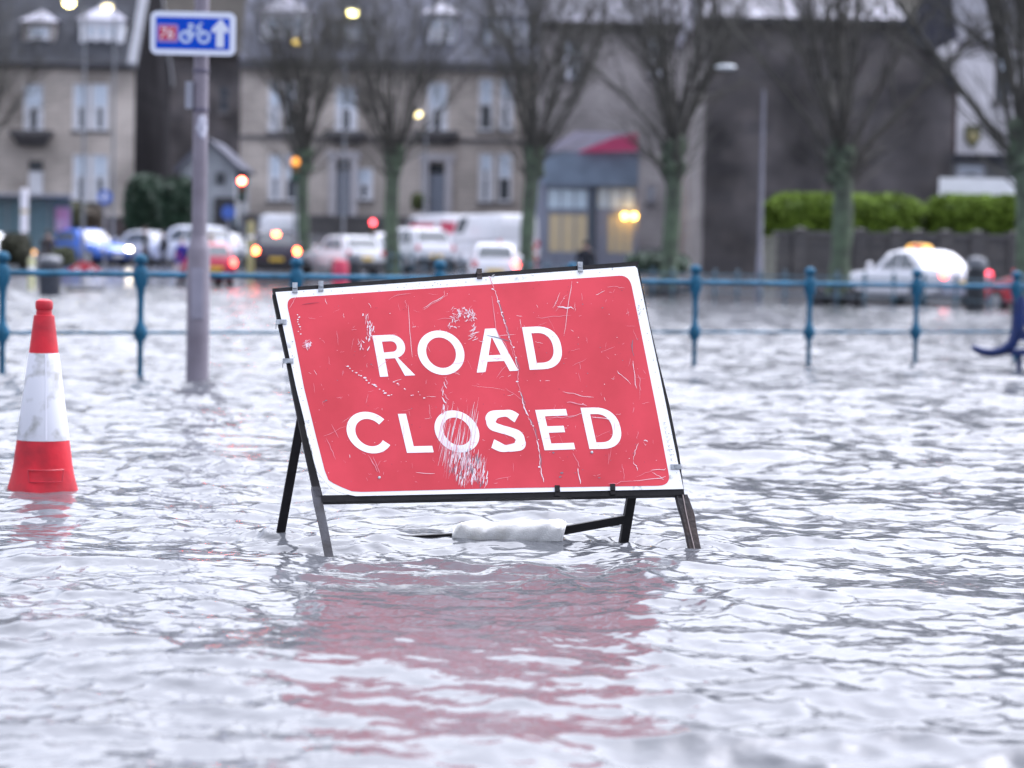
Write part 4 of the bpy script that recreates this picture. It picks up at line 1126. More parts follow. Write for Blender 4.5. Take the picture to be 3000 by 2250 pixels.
def post(name, label, cat, x, y0, y1, Y, r, m, capm=None, group=None):
    p = W(x, y1, Y); z0 = gz(p.x, Y); zt = WZ(y0, Y, x)
    t = thing(name, label, cat, (p.x, Y, z0), group=group)
    MB().lathe([(r, z0 - .2), (r, zt - r * .6), (r * .8, zt - .02), (r * .3, zt)], (p.x, Y, 0), 12).build('shaft', m, t, smooth=True)
    MB().lathe([(r * 1.03, 0), (r * 1.03, .12)], (p.x, Y, z0 + (zt - z0) * .7), 12).build('band', capm or WHITEP, t)
post('bollard', 'short pale yellow bollard at the left behind the blue railing', 'bollard', 92, 755, 806, 66, .09, mat('pale yellow paint', (.5, .5, .28), .5, var=.1))
post('marker_post', 'dull yellow marker post left of the black car', 'post', 733, 648, 790, 88, .13, mat('dull yellow paint', (.33, .3, .14), .6, var=.15))
post('bollard', 'pink red rounded bollard in front of the white hatchback', 'bollard', 997, 760, 820, 62, .2, mat('red bollard plastic', (.5, .035, .085), .45, var=.1), mat('red bollard plastic', (0, 0, 0)))
post('marker_post', 'red marker post at the left corner of the shop', 'post', 1562, 720, 800, 88, .13, mat('red marker paint', (.42, .05, .07), .5, var=.1))
post('white_post', 'tall white post left of the bus shelter glass', 'post', 70, 552, 780, 92, .14, mat('white post paint', (.62, .62, .68), .5, var=.08), mat('ochre band', (.4, .3, .1), .5))
def bin_(label, x0, x1, y0, Y, m, name='litter_bin', red=False):
    xm = (x0 + x1) / 2; p = W(xm, y0, Y); z0 = max(-.1, gz(p.x, Y)); r = (x1 - x0) / 2 * Y / FPX; zt = p.z
    t = thing(name, label, 'bin', (p.x, Y, z0))
    h = zt - z0
    MB().lathe([(r * .8, z0 - .15), (r * .92, z0 + .1), (r * .95, z0 + h * .78)], (p.x, Y, 0), 20).build('body', m, t, smooth=True)
    MB().lathe([(r, z0 + h * .80), (r * 1.02, z0 + h * .9), (r * .8, z0 + h * .97), (r * .2, zt)], (p.x, Y, 0), 20).build('lid', mat('grey bin lid', (.11, .12, .14), .5, var=.15), t, smooth=True)
    MB().lathe([(r * .7, z0 + h * .75), (r * .7, z0 + h * .83)], (p.x, Y, 0), 16).build('throat', IRON, t)
bin_('black domed litter bin right of the white taxi', 2830, 2892, 752, 56, mat('black bin plastic', (.018, .022, .028), .5, var=.2))
bin_('black litter bin beside the pink red bollard', 1018, 1062, 742, 64, mat('black bin plastic', (0, 0, 0)))
bin_('dark tub planter at the left behind the railing', 112, 182, 748, 56, mat('dark tub plastic', (.03, .036, .05), .6, var=.2), name='planter')
# dark stone tree pit kerb blocks beside tree five
def pit(label, px, s):
    Y = FPX / s - .3; X = (px - 1500) / s
    t = thing('tree_guard', label, 'tree guard', (X, Y, -.1))
    m = MB()
    for k in range(10):
        a = 2 * math.pi * k / 10; m.tube([(X + .62 * math.cos(a), Y + .3 + .62 * math.sin(a), -.3), (X + .58 * math.cos(a), Y + .3 + .58 * math.sin(a), .42)], .1, 6)
    m.build('stakes', mat('dark wet timber', (.03, .03, .038), .6, var=.3), t)
    MB().lathe([(.70, .16), (.71, .26)], (X, Y + .3, 0), 20).build('band', IRON, t)
pit('dark timber guard around the foot of the tree before the hedges', 2452, 118)
pit('dark timber guard around the foot of the mossy tree by the shop', 1958, 103)

def shelter():
    Y = 101.0
    t = thing('bus_shelter', 'teal tinted glass bus shelter at the left edge of the photo', 'bus shelter', (WX(100, Y), Y, .9))
    a, b, c, d = rectpx(-40, 204, 586, 740, Y)
    gm = mat('teal shelter glass', (.12, .2, .23), .1, spec=.8, var=.1)
    f = MB()
    n = 4
    for k in range(n + 1):
        x = a + (b - a) * k / n; f.box(x - .05, x + .05, Y, Y + .1, .4, d)
    f.box(a, b, Y + .003, Y + .097, d, d + .14); f.build('frame', mat('shelter frame', (.16, .2, .22), .5), t)
    for k in range(n):
        x0 = a + (b - a) * k / n + .05; x1 = a + (b - a) * (k + 1) / n - .05
        MB().box(x0, x1, Y + .03, Y + .06, c + .1, d).build('glass_panel', gm, t)
    MB().box(a - .2, b + .2, Y - .9, Y + .5, d + .143, d + .25).build('roof', GREYP, t)
    ps = thing('poster', 'pink poster on the right end of the bus shelter', 'poster', W(183, 640, Y - .05))
    q = rectpx(160, 207, 604, 682, Y - .05)
    p = MB(); p.box(q[0], q[1], Y - .06, Y - .03, q[2], q[3]); p.build('frame', mat('poster frame', (.18, .16, .24), .5), ps)
    MB().box(q[0] + .05, q[1] - .05, Y - .07, Y - .0615, q[2] + .05, q[3] - .05).build('print', mat('pink print', (.5, .35, .5), .4, col2=(.45, .12, .3), scale=1.3), ps)
shelter()
def barrier():
    Y = 63.0
    t = thing('fallen_barrier', 'red and white fallen barrier board low behind the left railing', 'barrier', G(240, 815, .05))
    X = px_at(240, Y); z0 = -.05; t.location = (X, Y, 0)
    m = MB(); P = [W(x, y, Y) for x, y in ((188, 806), (200, 790), (236, 766), (262, 770), (296, 796), (298, 808))]
    m.prism([(p.x, p.z) for p in P], Y, Y + .12); m.build('board', mat('red barrier plastic', (.5, .05, .07), .4, var=.1), t)
    P = [W(x, y, Y - .01) for x, y in ((212, 800), (226, 784), (236, 784), (224, 802))]
    MB().prism([(p.x, p.z) for p in P], Y - .012, Y - .002).build('white_stripe', WHITEP, t)
    P = [W(x, y, Y - .01) for x, y in ((262, 800), (262, 784), (276, 790), (280, 800))]
    MB().prism([(p.x, p.z) for p in P], Y - .012, Y - .002).build('white_stripe', WHITEP, t)
    MB().box(X - .5, X + .5, Y + .123, Y + .3, -.3, .1).build('foot', TRIMBLK, t)
barrier()
def bench():
    Y = 20.8
    navy = mat('navy enamel', (.008, .022, .10), .4, spec=.25, var=.25, scale=6)
    t = thing('bench', 'navy blue curved metal bench end at the right edge of the railing', 'bench', W(2985, 1060, Y))
    pts = [W(x, y, Y) for x, y in ((2992, 868), (2988, 900), (2986, 940), (2980, 980), (2962, 1010), (2935, 1028), (2905, 1034), (2878, 1030), (2858, 1022), (2847, 1016))]
    m = MB(); m.tube(pts, [.03, .045, .05, .05, .046, .042, .04, .036, .03, .02], 12)
    m.build('side_frame', navy, t, smooth=True)
    pts = [W(x, y, Y + .05) for x, y in ((2972, 885), (2970, 930), (2966, 975), (2950, 1010))]
    MB().tube(pts, [.014, .016, .016, .012], 8).build('side_rail', navy, t, smooth=True)
    s = MB(); p = W(2955, 1030, Y); q = W(3300, 1036, Y)
    s.box(p.x, q.x, Y - .06, Y + .3, p.z - .03, p.z + .02); s.build('seat', navy, t)
    b = MB(); p2 = W(2992, 890, Y + .3)
    for k in range(3): b.box(p2.x, q.x, Y + .28, Y + .31, p2.z - .06 - k * .13, p2.z + .03 - k * .13)
    b.build('backrest', navy, t)
    l = MB(); l.tube([W(2986, 1030, Y), W(2986, 1130, Y)], .022, 10); l.tube([W(3290, 1030, Y), W(3290, 1130, Y)], .022, 10); l.build('legs', navy, t)
bench()

# ------------------------------------------------------------------ people
def person(label, x, Y, coat, trousers, hair, hgt=1.72, head=0.0, walk=.12, dz=0.0):
    X = px_at(x, Y); z0 = gz(X, Y) + dz
    k = hgt / 1.75
    J = {}; E = []; Rr = {}
    def jt(n, p, r, par=None, ry=None):
        J[n] = (p[0] * k, p[1] * k, p[2] * k); Rr[n] = (r * k, (ry or r) * k)
        if par: E.append((par, n))
    jt('pelvis', (0, 0, .95), .16, ry=.12); jt('waist', (0, 0, 1.08), .145, 'pelvis', .11); jt('chest', (0, -.01, 1.3), .18, 'waist', .13); jt('neckb', (0, 0, 1.45), .10, 'chest', .09)
    jt('neck', (0, .01, 1.52), .055, 'neckb'); jt('head', (0, .015, 1.62), .085, 'neck', .095); jt('crown', (0, .01, 1.70), .07, 'head')
    jt('nose', (0, .115, 1.625), .014, 'head')
    for s, n in ((-1, 'l'), (1, 'r')):
        jt('hip' + n, (s * .1, 0, .88), .105, 'pelvis'); jt('knee' + n, (s * .11, s * walk + .02, .48), .068, 'hip' + n); jt('ank' + n, (s * .11, s * walk * 1.7 - .03, .09), .048, 'knee' + n); jt('toe' + n, (s * .13, s * walk * 1.7 + .12, .04), .04, 'ank' + n)
        jt('sh' + n, (s * .19, 0, 1.40), .075, 'neckb'); jt('el' + n, (s * .25, -s * walk * .6 - .03, 1.13), .055, 'sh' + n); jt('wr' + n, (s * .25, -s * walk * .8 + .08, .90), .036, 'el' + n); jt('pl' + n, (s * .25, -s * walk * .8 + .10, .83), .032, 'wr' + n)
        for i in range(4): jt('f%d' % i + n, (s * .245, -s * walk * .8 + .075 + i * .02, .755 + .006 * abs(i - 1.5)), .0095, 'pl' + n)
        jt('th' + n, (s * .225, -s * walk * .8 + .135, .80), .011, 'wr' + n)
    names = list(J); ix = {n: i for i, n in enumerate(names)}
    me = bpy.data.meshes.new('person'); me.from_pydata([J[n] for n in names], [(ix[a], ix[b]) for a, b in E], [])
    o = bpy.data.objects.new('tmp', me); COL.objects.link(o)
    md = o.modifiers.new('s', 'SKIN'); o.modifiers.new('u', 'SUBSURF').levels = 1
    for n in names:
        sv = me.skin_vertices[0].data[ix[n]]; sv.radius = Rr[n]; sv.use_root = (n == 'pelvis')
    dg = bpy.context.evaluated_depsgraph_get(); m2 = bpy.data.meshes.new_from_object(o.evaluated_get(dg)); bpy.data.objects.remove(o)
    skin = mat('skin', (.45, .28, .22), .6); cm = mat('coat %.2f %.2f %.2f' % coat, coat, .8, var=.15); tm = mat('trousers %.2f %.2f %.2f' % trousers, trousers, .8, var=.15)
    for q in (cm, tm, skin, TRIMBLK): m2.materials.append(q)
    for p in m2.polygons:
        z = p.center.z / k; ax = abs(p.center.x) / k
        p.material_index = 3 if z < .09 else (2 if (z > 1.50 or (z < .88 and ax > .19)) else (1 if z < .84 else 0)); p.use_smooth = True
    t = thing('person', label, 'person', (X, Y, z0), rad(head))
    b = bpy.data.objects.new('body', m2); COL.objects.link(b); b.parent = t
    h = MB(); h.lathe([(.098, 1.60), (.105, 1.65), (.098, 1.70), (.07, 1.745), (.02, 1.765)], (0, -.005, 0), 14); h.v = [(v[0] * .88 * k, (v[1] * 1.0 - .012) * k, (v[2] + (.0 if v[1] < .04 else .035 * (1.765 - v[2]) / .16)) * k) for v in h.v]
    h.build('hair', mat('hair %.2f' % hair[0], hair, .7), t, smooth=True, local=True)
    return t
person('person in a black coat walking past the silver car', 474, 92, (.012, .014, .022), (.015, .015, .025), (.02, .015, .012), 1.6, 80)
person('person in a dark grey coat beside the silver car', 421, 94, (.06, .06, .062), (.05, .05, .055), (.03, .025, .02), 1.68, 120)
person('person in a bright blue jacket and white trousers left of the lamp post', 528, 80, (.02, .02, .30), (.55, .55, .58), (.3, .3, .3), 1.6, 170)
person('person in a cream coat just right of the lamp post', 612, 90, (.42, .38, .34), (.3, .28, .26), (.2, .16, .12), 1.62, 160)
person('person in a dark brown coat beside the bus shelter', 136, 84, (.05, .04, .042), (.04, .035, .04), (.04, .03, .03), 1.75, 10)
person('person in a black jacket in front of the lit shop', 1710, 64, (.012, .012, .02), (.014, .014, .022), (.03, .022, .018), 1.68, 5)

# ------------------------------------------------------------------ traffic cone
def cone():
    b = CONE; Y = b.y; sc = Y / FPX
    t = thing('traffic_cone', 'red and white traffic cone standing in the flood on the left', 'traffic cone', (b.x, Y, -.15))
    red = mat('red cone plastic', (.58, .018, .034), .5, spec=.3, col2=(.36, .016, .028), scale=9, bump=.06, bscale=50, lo=.36, hi=.56, detail=8)
    wht = mat('white cone sleeve', (.58, .59, .64), .5, col2=(.30, .30, .29), scale=13, lo=.34, hi=.50, detail=8)
    x0, z0 = b.x, 0
    def z(y): return (1440 - y) * sc
    r = lambda wpx: wpx / 2 * sc
    P = [(r(188), z(1440) - .16, .7), (r(187), z(1440), .6), (r(181), z(1425), .55), (r(168), z(1390), .45), (r(162), z(1356), .3), (r(160), z(1325), .15), (r(151), z(1284), 0)]
    MB().lathe([(a, c) for a, c, _ in P], (x0, Y, 0), 40, sq=[q for _, _, q in P]).build('base', red, t, smooth=True)
    MB().lathe([(r(153.5), z(1287)), (r(153), z(1283)), (r(87.5), z(1033)), (r(86), z(1032))], (x0, Y, 0), 40).build('reflective_sleeve', wht, t, smooth=True)
    # seam of the sleeve
    A, B = [], []
    s = MB(); an = 0.32
    s.quadbar((x0 + r(152) * math.sin(an) * .98, Y - r(153) * math.cos(an), z(1283)), (x0 + r(88) * math.sin(an) * .98, Y - r(87.5) * math.cos(an), z(1033)), (.0022, .0007, 0), (0, .0012, 0)); s.build('seam', mat('sleeve seam', (.72, .72, .78), .4), t)
    MB().lathe([(r(86), z(1032)), (r(60), z(926)), (r(58), z(922)), (r(47), z(921)), (r(44), z(906)), (r(49), z(904)), (r(51), z(898)), (r(51), z(885)), (r(45), z(879)), (r(20), z(874))], (x0, Y, 0), 32).build('top', red, t, smooth=True)
    # moulded panel on the base
    m = MB()
    def fp(px, py, off):
        rr = r(187 + (163 - 187) * (1440 - py) / 84) * 1.09 + off
        a = math.asin(max(-.95, min(.95, (px - 124) * sc / rr)))
        return Vector((x0 + rr * math.sin(a), Y - rr * math.cos(a) * 1.02, z(py)))
    edge = [(98, 1370), (196, 1370), (194, 1404), (104, 1404)]
    for (p, q) in zip(edge, edge[1:] + edge[:1]):
        pts = [fp(p[0] + (q[0] - p[0]) * i / 8, p[1] + (q[1] - p[1]) * i / 8, .001) for i in range(9)]
        m.tube(pts, .0022, 5)
    m.build('moulded_panel', mat('cone moulding edge', (.42, .018, .035), .45), t)
cone()

# ------------------------------------------------------------------ the ROAD CLOSED sign
LEAN = rad(21)
fl, fr = G(962, 1612), G(2043, 1617)
SU = (fr - fl).normalized()
back = Vector((-SU.y, SU.x, 0))
SV = (Vector((0, 0, 1)) * math.cos(LEAN) + back * math.sin(LEAN)).normalized()
SN = SU.cross(SV).normalized()
if SN.y > 0: SN = -SN
SO = (fl + fr) / 2
def uv(x, y):
    d = ray(x, y); k = (SO - CAM).dot(SN) / d.dot(SN); p = CAM + d * k - SO
    return p.dot(SU), p.dot(SV)
def S(u, v, n=0.0): return SO + SU * u + SV * v + SN * n
def SP(x, y, n=0.0):
    u, v = uv(x, y); return S(u, v, n)
def slab(mb, pts, n0, n1, mi=0):
    k = len(pts); F = [SP(x, y, n1) for x, y in pts]; B = [SP(x, y, n0) for x, y in pts]
    mb.add(F + B, [tuple(range(k)), tuple(range(2 * k - 1, k - 1, -1))] + [(i, (i + 1) % k, (i + 1) % k + k, i + k) for i in range(k)], mi)
    return mb

def fill2d(loops, ext, name, m, parent, n):
    """filled flat shape with holes, loops in photo pixels laid on the sign plane"""
    cu = bpy.data.curves.new(name, 'CURVE'); cu.dimensions = '2D'; cu.fill_mode = 'FRONT'
    for lp in loops:
        sp = cu.splines.new('POLY'); q = [uv(x, y) for x, y in lp]; sp.points.add(len(q) - 1)
        for i, (a, b) in enumerate(q): sp.points[i].co = (a, b, 0, 1)
        sp.use_cyclic_u = True
    o = bpy.data.objects.new('tmp', cu); COL.objects.link(o)
    dg = bpy.context.evaluated_depsgraph_get(); me = bpy.data.meshes.new_from_object(o.evaluated_get(dg)); bpy.data.objects.remove(o)
    b = MB(); b.add([S(v.co.x, v.co.y, n) for v in me.vertices], [tuple(p.vertices) for p in me.polygons])
    return b.build(name, m, parent)

def ell(cx, cy, rx, ry, a0=0, a1=360, n=48):
    return [(cx + rx * math.cos(rad(a0 + (a1 - a0) * i / n)), cy + ry * math.sin(rad(a0 + (a1 - a0) * i / n))) for i in range(n + (0 if abs(a1 - a0) == 360 else 1))]
def sup(cx, cy, rx, ry, a0, a1, n=18, e=2.3):
    o = []
    for i in range(n + 1):
        t = rad(a0 + (a1 - a0) * i / n); c, s = math.cos(t), math.sin(t)
        o.append((cx + rx * math.copysign(abs(c) ** (2 / e), c), cy + ry * math.copysign(abs(s) ** (2 / e), s)))
    return o
def glyph(ch, w, H):
    """outline loops in pixels, origin at the lower left of the letter, y up"""
    T, B = 24.0, 19.0
    if ch == 'L': return [[(0, 0), (0, H), (T, H), (T, B), (w, B), (w, 0)]]
    if ch == 'E': return [[(0, 0), (0, H), (w, H), (w, H - B), (T, H - B), (T, H / 2 + B / 2 + 1), (w * .80, H / 2 + B / 2 + 1), (w * .80, H / 2 - B / 2 + 1), (T, H / 2 - B / 2 + 1), (T, B), (w, B), (w, 0)]]
    if ch == 'D':
        x = w * .38
        return [[(0, 0), (0, H)] + sup(x, H / 2, w - x, H / 2, 90, -90), [(T, B), (T, H - B)] + sup(x, H / 2, w - x - T, H / 2 - B, 90, -90)]
    if ch == 'O': return [ell(w / 2, H / 2, w / 2, H / 2 + 3), ell(w / 2, H / 2, w / 2 - 24.5, H / 2 + 3 - 20.5)]
    if ch == 'A':
        sl = w / 2 - 15
        def lx(y): return sl * y / H
        k = 25.5
        o = [(0, 0), (sl, H), (w - sl, H), (w, 0), (w - k, 0), (w - k - lx(H * .24), H * .24), (k + lx(H * .24), H * .24), (k, 0)]
        y0, y1 = H * .24 + B - 1, H - 27
        return [o, [(k + lx(y0) , y0), (w - k - lx(y0), y0), (w / 2 + 1.5, y1), (w / 2 - 1.5, y1)]]
    if ch == 'R':
        bw = w * .86; x = bw * .55; yc = H * .715; ry = H - yc
        by = 2 * yc - H
        o = [(0, 0), (0, H)] + sup(x, yc, bw - x, ry, 90, -72, 16, 2.1) + [(w + 0, 0), (w - 30, 0), (w * .52, by), (T, by), (T, 0)]
        hl = [(T, by + B - 1), (T, H - B)] + sup(x, yc, bw - x - T, ry - B, 90, -90, 16, 2.1)
        return [o, hl]
    if ch == 'C':
        cx, cy, rx, ry = w * .53, H / 2, w * .53, H / 2 + 3
        a0, a1 = 38, 322
        out_ = ell(cx, cy, rx, ry, a0, a1, 44); inn = ell(cx, cy, rx - 25, ry - 21, a1 + 3, a0 - 3, 44)
        return [out_ + inn]
    if ch == 'S':
        cp = [(.90, .80), (.72, .91), (.50, .925), (.27, .885), (.145, .76), (.185, .63), (.36, .555), (.60, .485), (.80, .40), (.865, .26), (.77, .125), (.53, .075), (.30, .085), (.06, .195)]
        P = [Vector((a * w, b * H)) for a, b in cp]; C_ = []
        for i in range(len(P) - 1):
            p0, p1, p2, p3 = P[max(i - 1, 0)], P[i], P[i + 1], P[min(i + 2, len(P) - 1)]
            for j in range(5):
                t = j / 5; C_.append(.5 * ((2 * p1) + (p2 - p0) * t + (2 * p0 - 5 * p1 + 4 * p2 - p3) * t * t + (3 * p1 - p0 - 3 * p2 + p3) * t ** 3))
        C_.append(P[-1]); A_, B_ = [], []
        for i, c in enumerate(C_):
            d = (C_[min(i + 1, len(C_) - 1)] - C_[max(i - 1, 0)]).normalized(); nn = Vector((-d.y, d.x))
            h = (18.5 * abs(nn.y) + 24 * abs(nn.x)) / 2
            A_.append(tuple(c + nn * h)); B_.append(tuple(c - nn * h))
        return [A_ + B_[::-1]]

def road_sign():
    t = thing('road_sign', 'red and white scratched ROAD CLOSED sign on a bent black frame in the water', 'road sign', (SO.x, SO.y, 0))
    steel = mat('black painted angle iron', (.010, .009, .010), .6, var=.4, scale=18, bump=.12, bscale=90, spec=.25)
    worn = mat('worn grey painted steel', (.10, .10, .115), .45, col2=(.05, .045, .045), scale=14, bump=.12, bscale=90, lo=.3, hi=.6)
    rust = mat('rusty steel', (.055, .034, .027), .65, col2=(.028, .024, .025), scale=16, bump=.25, bscale=70)
    white = mat('white sign sheeting', (.84, .85, .87), .36, col2=(.42, .42, .40), scale=26, lo=.24, hi=.34, detail=10)
    red = mat('red sign sheeting', (.655, .036, .060), .42, col2=(.53, .022, .038), scale=5, lo=.32, hi=.62, detail=10, bump=.02, bscale=12)
    letter = mat('white lettering', (.85, .86, .89), .36, var=.03, scale=8)
    # ---- frame
    f = MB()
    slab(f, [(798, 846), (1872, 766), (1866, 786), (806, 862)], -.030, .002)                       # top rail
    f.build('top_rail', steel, t)
    f = MB(); slab(f, [(690 + 250, 1452), (1999, 1433), (1998, 1450), (943, 1471)], -.028, .003); f.build('bottom_rail', steel, t)
    def leg(pts, nm, m, ext):
        # pts: list of (xl, xr, y) down the leg, then extended under the water
        g = MB(); n = len(pts); rows = []
        for xl, xr, y in pts: rows.append((SP(xl, y, 0), SP(xr, y, 0)))
        a, b = rows[-1]; c, d = rows[-2]
        rows.append((a + (a - c).normalized() * ext, b + (b - d).normalized() * ext))
        vs = []
        for a, b in rows: vs += [a + SN * -.001, b + SN * -.001, b + SN * -.034, a + SN * -.034]
        q = len(rows)
        g.add(vs, [(i * 4 + k, i * 4 + (k + 1) % 4, (i + 1) * 4 + (k + 1) % 4, (i + 1) * 4 + k) for i in range(q - 1) for k in range(4)] + [(3, 2, 1, 0), (q * 4 - 4, q * 4 - 3, q * 4 - 2, q * 4 - 1)])
        return g.build(nm, m, t)
    leg([(798, 808, 862), (815, 827, 946), (838, 851, 1050), (855, 869, 1140), (884, 901, 1280), (910, 932, 1400)], 'leg', steel, .06)
    leg([(912, 937, 1425), (919, 945, 1466), (936, 960, 1540), (950, 974, 1612)], 'leg', worn, .3)
    leg([(1862, 1873, 790), (1892, 1902, 940), (1920, 1930, 1060), (1948, 1960, 1180), (1978, 1990, 1330), (1985, 2003, 1430)], 'leg', steel, .03)
    leg([(1982, 2014, 1448), (1990, 2026, 1480), (1999, 2035, 1507), (2010, 2042, 1550), (2023, 2055, 1613)], 'leg', rust, .3)
    # bright worn edge on the rusty leg
    e = MB(); pts = [SP(2000, 1450, .0015), SP(2009, 1500, .0015), SP(2020, 1550, .0015), SP(2035, 1612, .0015)]; e.tube(pts, .0018, 5); e.build('worn_edge', mat('worn steel edge', (.25, .2, .19), .5), t)
    # ---- rear legs and brace
    def rear(pxtop, pxbot, nm):
        B = G(*pxbot); A = SP(*pxtop, -.05); d = (B - A).normalized(); E_ = B + d * .3
        g = MB(); sx = SU * .013; g.quadbar(A, E_, sx, d.cross(SU).normalized() * .016)
        g.build(nm, steel, t); return A, E_, B
    A1, E1, B1 = rear((906, 1090), (820, 1573), 'rear_leg')
    A2, E2, B2 = rear((1902, 1180), (1827, 1587), 'rear_leg')
    def onleg(A, B, y):
        best = min((abs((lambda p: proj_y(p))(A.lerp(B, i / 200)) - y), i) for i in range(201)); return A.lerp(B, best[1] / 200)
    def proj_y(p):
        q = p - CAM; return 1125 - FPX * q.dot(UP) / q.dot(FWD)
    R = onleg(A2, B2, 1520) + Vector((-.005, -.012, 0))
    Yb = R.y
    br = [R, W(1640, 1557, Yb - .01), W(1480, 1572, Yb - .01), W(1330, 1575, Yb - .01), W(1115, 1587, Yb - .01), W(900, 1640, Yb), E1 - Vector((0, 0, 0))]
    g = MB(); vs = []
    for p in br: vs += [p + Vector((0, -.004, .0125)), p + Vector((0, .022, .0125)), p + Vector((0, .022, -.0125)), p + Vector((0, -.004, -.0125))]
    q = len(br)
    g.add(vs, [(i * 4 + k, i * 4 + (k + 1) % 4, (i + 1) * 4 + (k + 1) % 4, (i + 1) * 4 + k) for i in range(q - 1) for k in range(4)] + [(3, 2, 1, 0), (q * 4 - 4, q * 4 - 3, q * 4 - 2, q * 4 - 1)])
    g.build('brace', steel, t)
    # ---- plate with its bent lower left corner
    outline = [(807, 858), (1860, 782), (1866, 789), (1901, 955), (1930, 1090), (1966, 1265), (2001, 1434), (1042, 1455), (1012, 1449), (985, 1440), (962, 1424), (944, 1403), (929, 1384), (905, 1288), (868, 1140), (840, 1010)]
    p = MB(); slab(p, outline, .0035, .0065); plate = p.build('sign_plate', white, t)
    redl = []
    def arc(c, a, b, n=6):     # quadratic corner
        return [((1 - s) ** 2 * a[0] + 2 * s * (1 - s) * c[0] + s * s * b[0], (1 - s) ** 2 * a[1] + 2 * s * (1 - s) * c[1] + s * s * b[1]) for s in [i / n for i in range(n + 1)]]
    redl += arc((838, 876), (843, 905), (862, 874)); redl += arc((1843, 808), (1812, 810), (1850, 842))
    redl += [(1884, 1010), (1925, 1215)]; redl += arc((1965, 1424), (1958, 1390), (1928, 1425))
    redl += [(1480, 1432)]; redl += [(1060, 1443), (1030, 1441), (1000, 1429), (975, 1417), (962, 1408), (951, 1380)]; redl += [(928, 1290), (891, 1140), (865, 1005)]
    fill2d([redl], 0, 'red_field', red, plate, .0072)
    # ---- lettering
    specs = [('R', 1113, 1106.5, 103, 121, (-22, -121)), ('O', 1235, 1101, 135, 125, (-22, -124)), ('A', 1396, 1094, 122, 125, (-22, -126)), ('D', 1551, 1086, 104, 125, (-22.5, -125)),
             ('C', 1030, 1329, 124, 116, (-27, -116)), ('L', 1192, 1329, 78, 114, (-27, -114)), ('O', 1288, 1326, 128, 116, (-28, -117)), ('S', 1442, 1325, 104, 118, (-28, -119)), ('E', 1594.5, 1321.5, 90, 118, (-27.5, -118)), ('D', 1726, 1318, 104, 121, (-26.5, -121))]
    for i, (ch, bx, by, wd, H, up) in enumerate(specs):
        sl = -.047 if i < 4 else -.021
        if i in (8, 9): sl = -.035 if i == 8 else -.02
        loops = [[(bx + x + up[0] * y / H, by + x * sl + up[1] * y / H) for x, y in lp] for lp in glyph(ch, wd, H)]
        fill2d(loops, 0, 'letter', letter, plate, .0078 + i * .00002)
    # ---- scratches, scuffs and dirt
    r = random.Random(5)
    sc = MB(); cnt = [0]
    def strip(pts, w, mi):
        cnt[0] += 1; n = .0084 + .0000012 * cnt[0]
        L_, R_ = [], []
        for i, q in enumerate(pts):
            a = pts[max(i - 1, 0)]; b = pts[min(i + 1, len(pts) - 1)]
            dx, dy = b[0] - a[0], b[1] - a[1]; l = math.hypot(dx, dy) or 1
            ww = w * (1 if 0 < i < len(pts) - 1 else .35) * r.uniform(.6, 1.25) / 2
            L_.append((q[0] - dy / l * ww, q[1] + dx / l * ww)); R_.append((q[0] + dy / l * ww, q[1] - dx / l * ww))
        k = len(pts)
        sc.add([SP(*q, n) for q in L_ + R_], [(i, i + 1, k + i + 1, k + i) for i in range(k - 1)], mi)
    def wob(a, b, n, j): return [(a[0] + (b[0] - a[0]) * i / n + r.gauss(0, j), a[1] + (b[1] - a[1]) * i / n + r.gauss(0, j)) for i in range(n + 1)]
    def blob(x, y, s, mi, e=.6):
        cnt[0] += 1; n = .0084 + .0000012 * cnt[0]; k = 7
        sc.add([SP(x + s * math.cos(6.283 * i / k) * r.uniform(.5, 1.2), y + s * e * math.sin(6.283 * i / k) * r.uniform(.5, 1.2), n) for i in range(k)], [tuple(range(k))], mi)
    def inred(x, y): return 862 < x < 1940 and 880 - (x - 862) * .063 < y < 1425 and x > 855 + (y - 880) * .19 and x < 1840 + (y - 815) * .19
    # the long crease running down right of centre
    cr = [(1432, 814), (1446, 850), (1458, 885), (1468, 918), (1478, 950), (1490, 990), (1502, 1020), (1510, 1050), (1519, 1085), (1516, 1120), (1523, 1150), (1535, 1190), (1547, 1225), (1560, 1250), (1571, 1290), (1580, 1330), (1582, 1370), (1592, 1415)]
    for i in range(len(cr) - 1):
        a, b = cr[i], cr[i + 1]; strip(wob(a, b, 5, 1.4), r.choice((1.5, 2.6, 3.8)), 0 if r.random() < .7 else 1)
        if r.random() < .5: strip(wob((a[0] + 3, a[1] + 2), (b[0] + 3, b[1] + 2), 4, 1.2), 1.8, 2)
        if r.random() < .6: blob(a[0] + r.gauss(0, 4), a[1], r.uniform(2, 5), 0)
    cr2 = [(1440, 870), (1448, 930), (1452, 965), (1462, 990), (1480, 1010), (1490, 1040)]
    strip(cr2, 2.6, 1)
    strip([(1425, 985), (1450, 990), (1470, 996), (1497, 1004)], 2.4, 2)
    # the big scrape through and below the lower O
    for i in range(230):
        v = r.random() ** .8; u = r.random()
        x = 1300 + 42 * v + u * (116 - 34 * v) + r.gauss(0, 4)
        y0 = 1312 + v * 96 + r.gauss(0, 6); ln = r.uniform(8, 34) * (1.2 - .5 * v)
        ln = min(ln, 1431 - y0)
        if ln < 4 or r.random() < .45 * (1 - u) * v: continue
        strip(wob((x, y0), (x - r.uniform(.08, .24) * ln, y0 + ln), 3, .7), r.uniform(.9, 3.2), 0 if r.random() < .6 else (1 if r.random() < .75 else 2))
    for i in range(75):
        x = r.uniform(1296, 1405); y0 = r.uniform(1165, 1310); ln = r.uniform(30, 110)
        strip(wob((x, y0), (x - ln * r.uniform(.08, .26), y0 + ln), 3, .6), r.uniform(.7, 1.6), 0 if r.random() < .5 else 1)
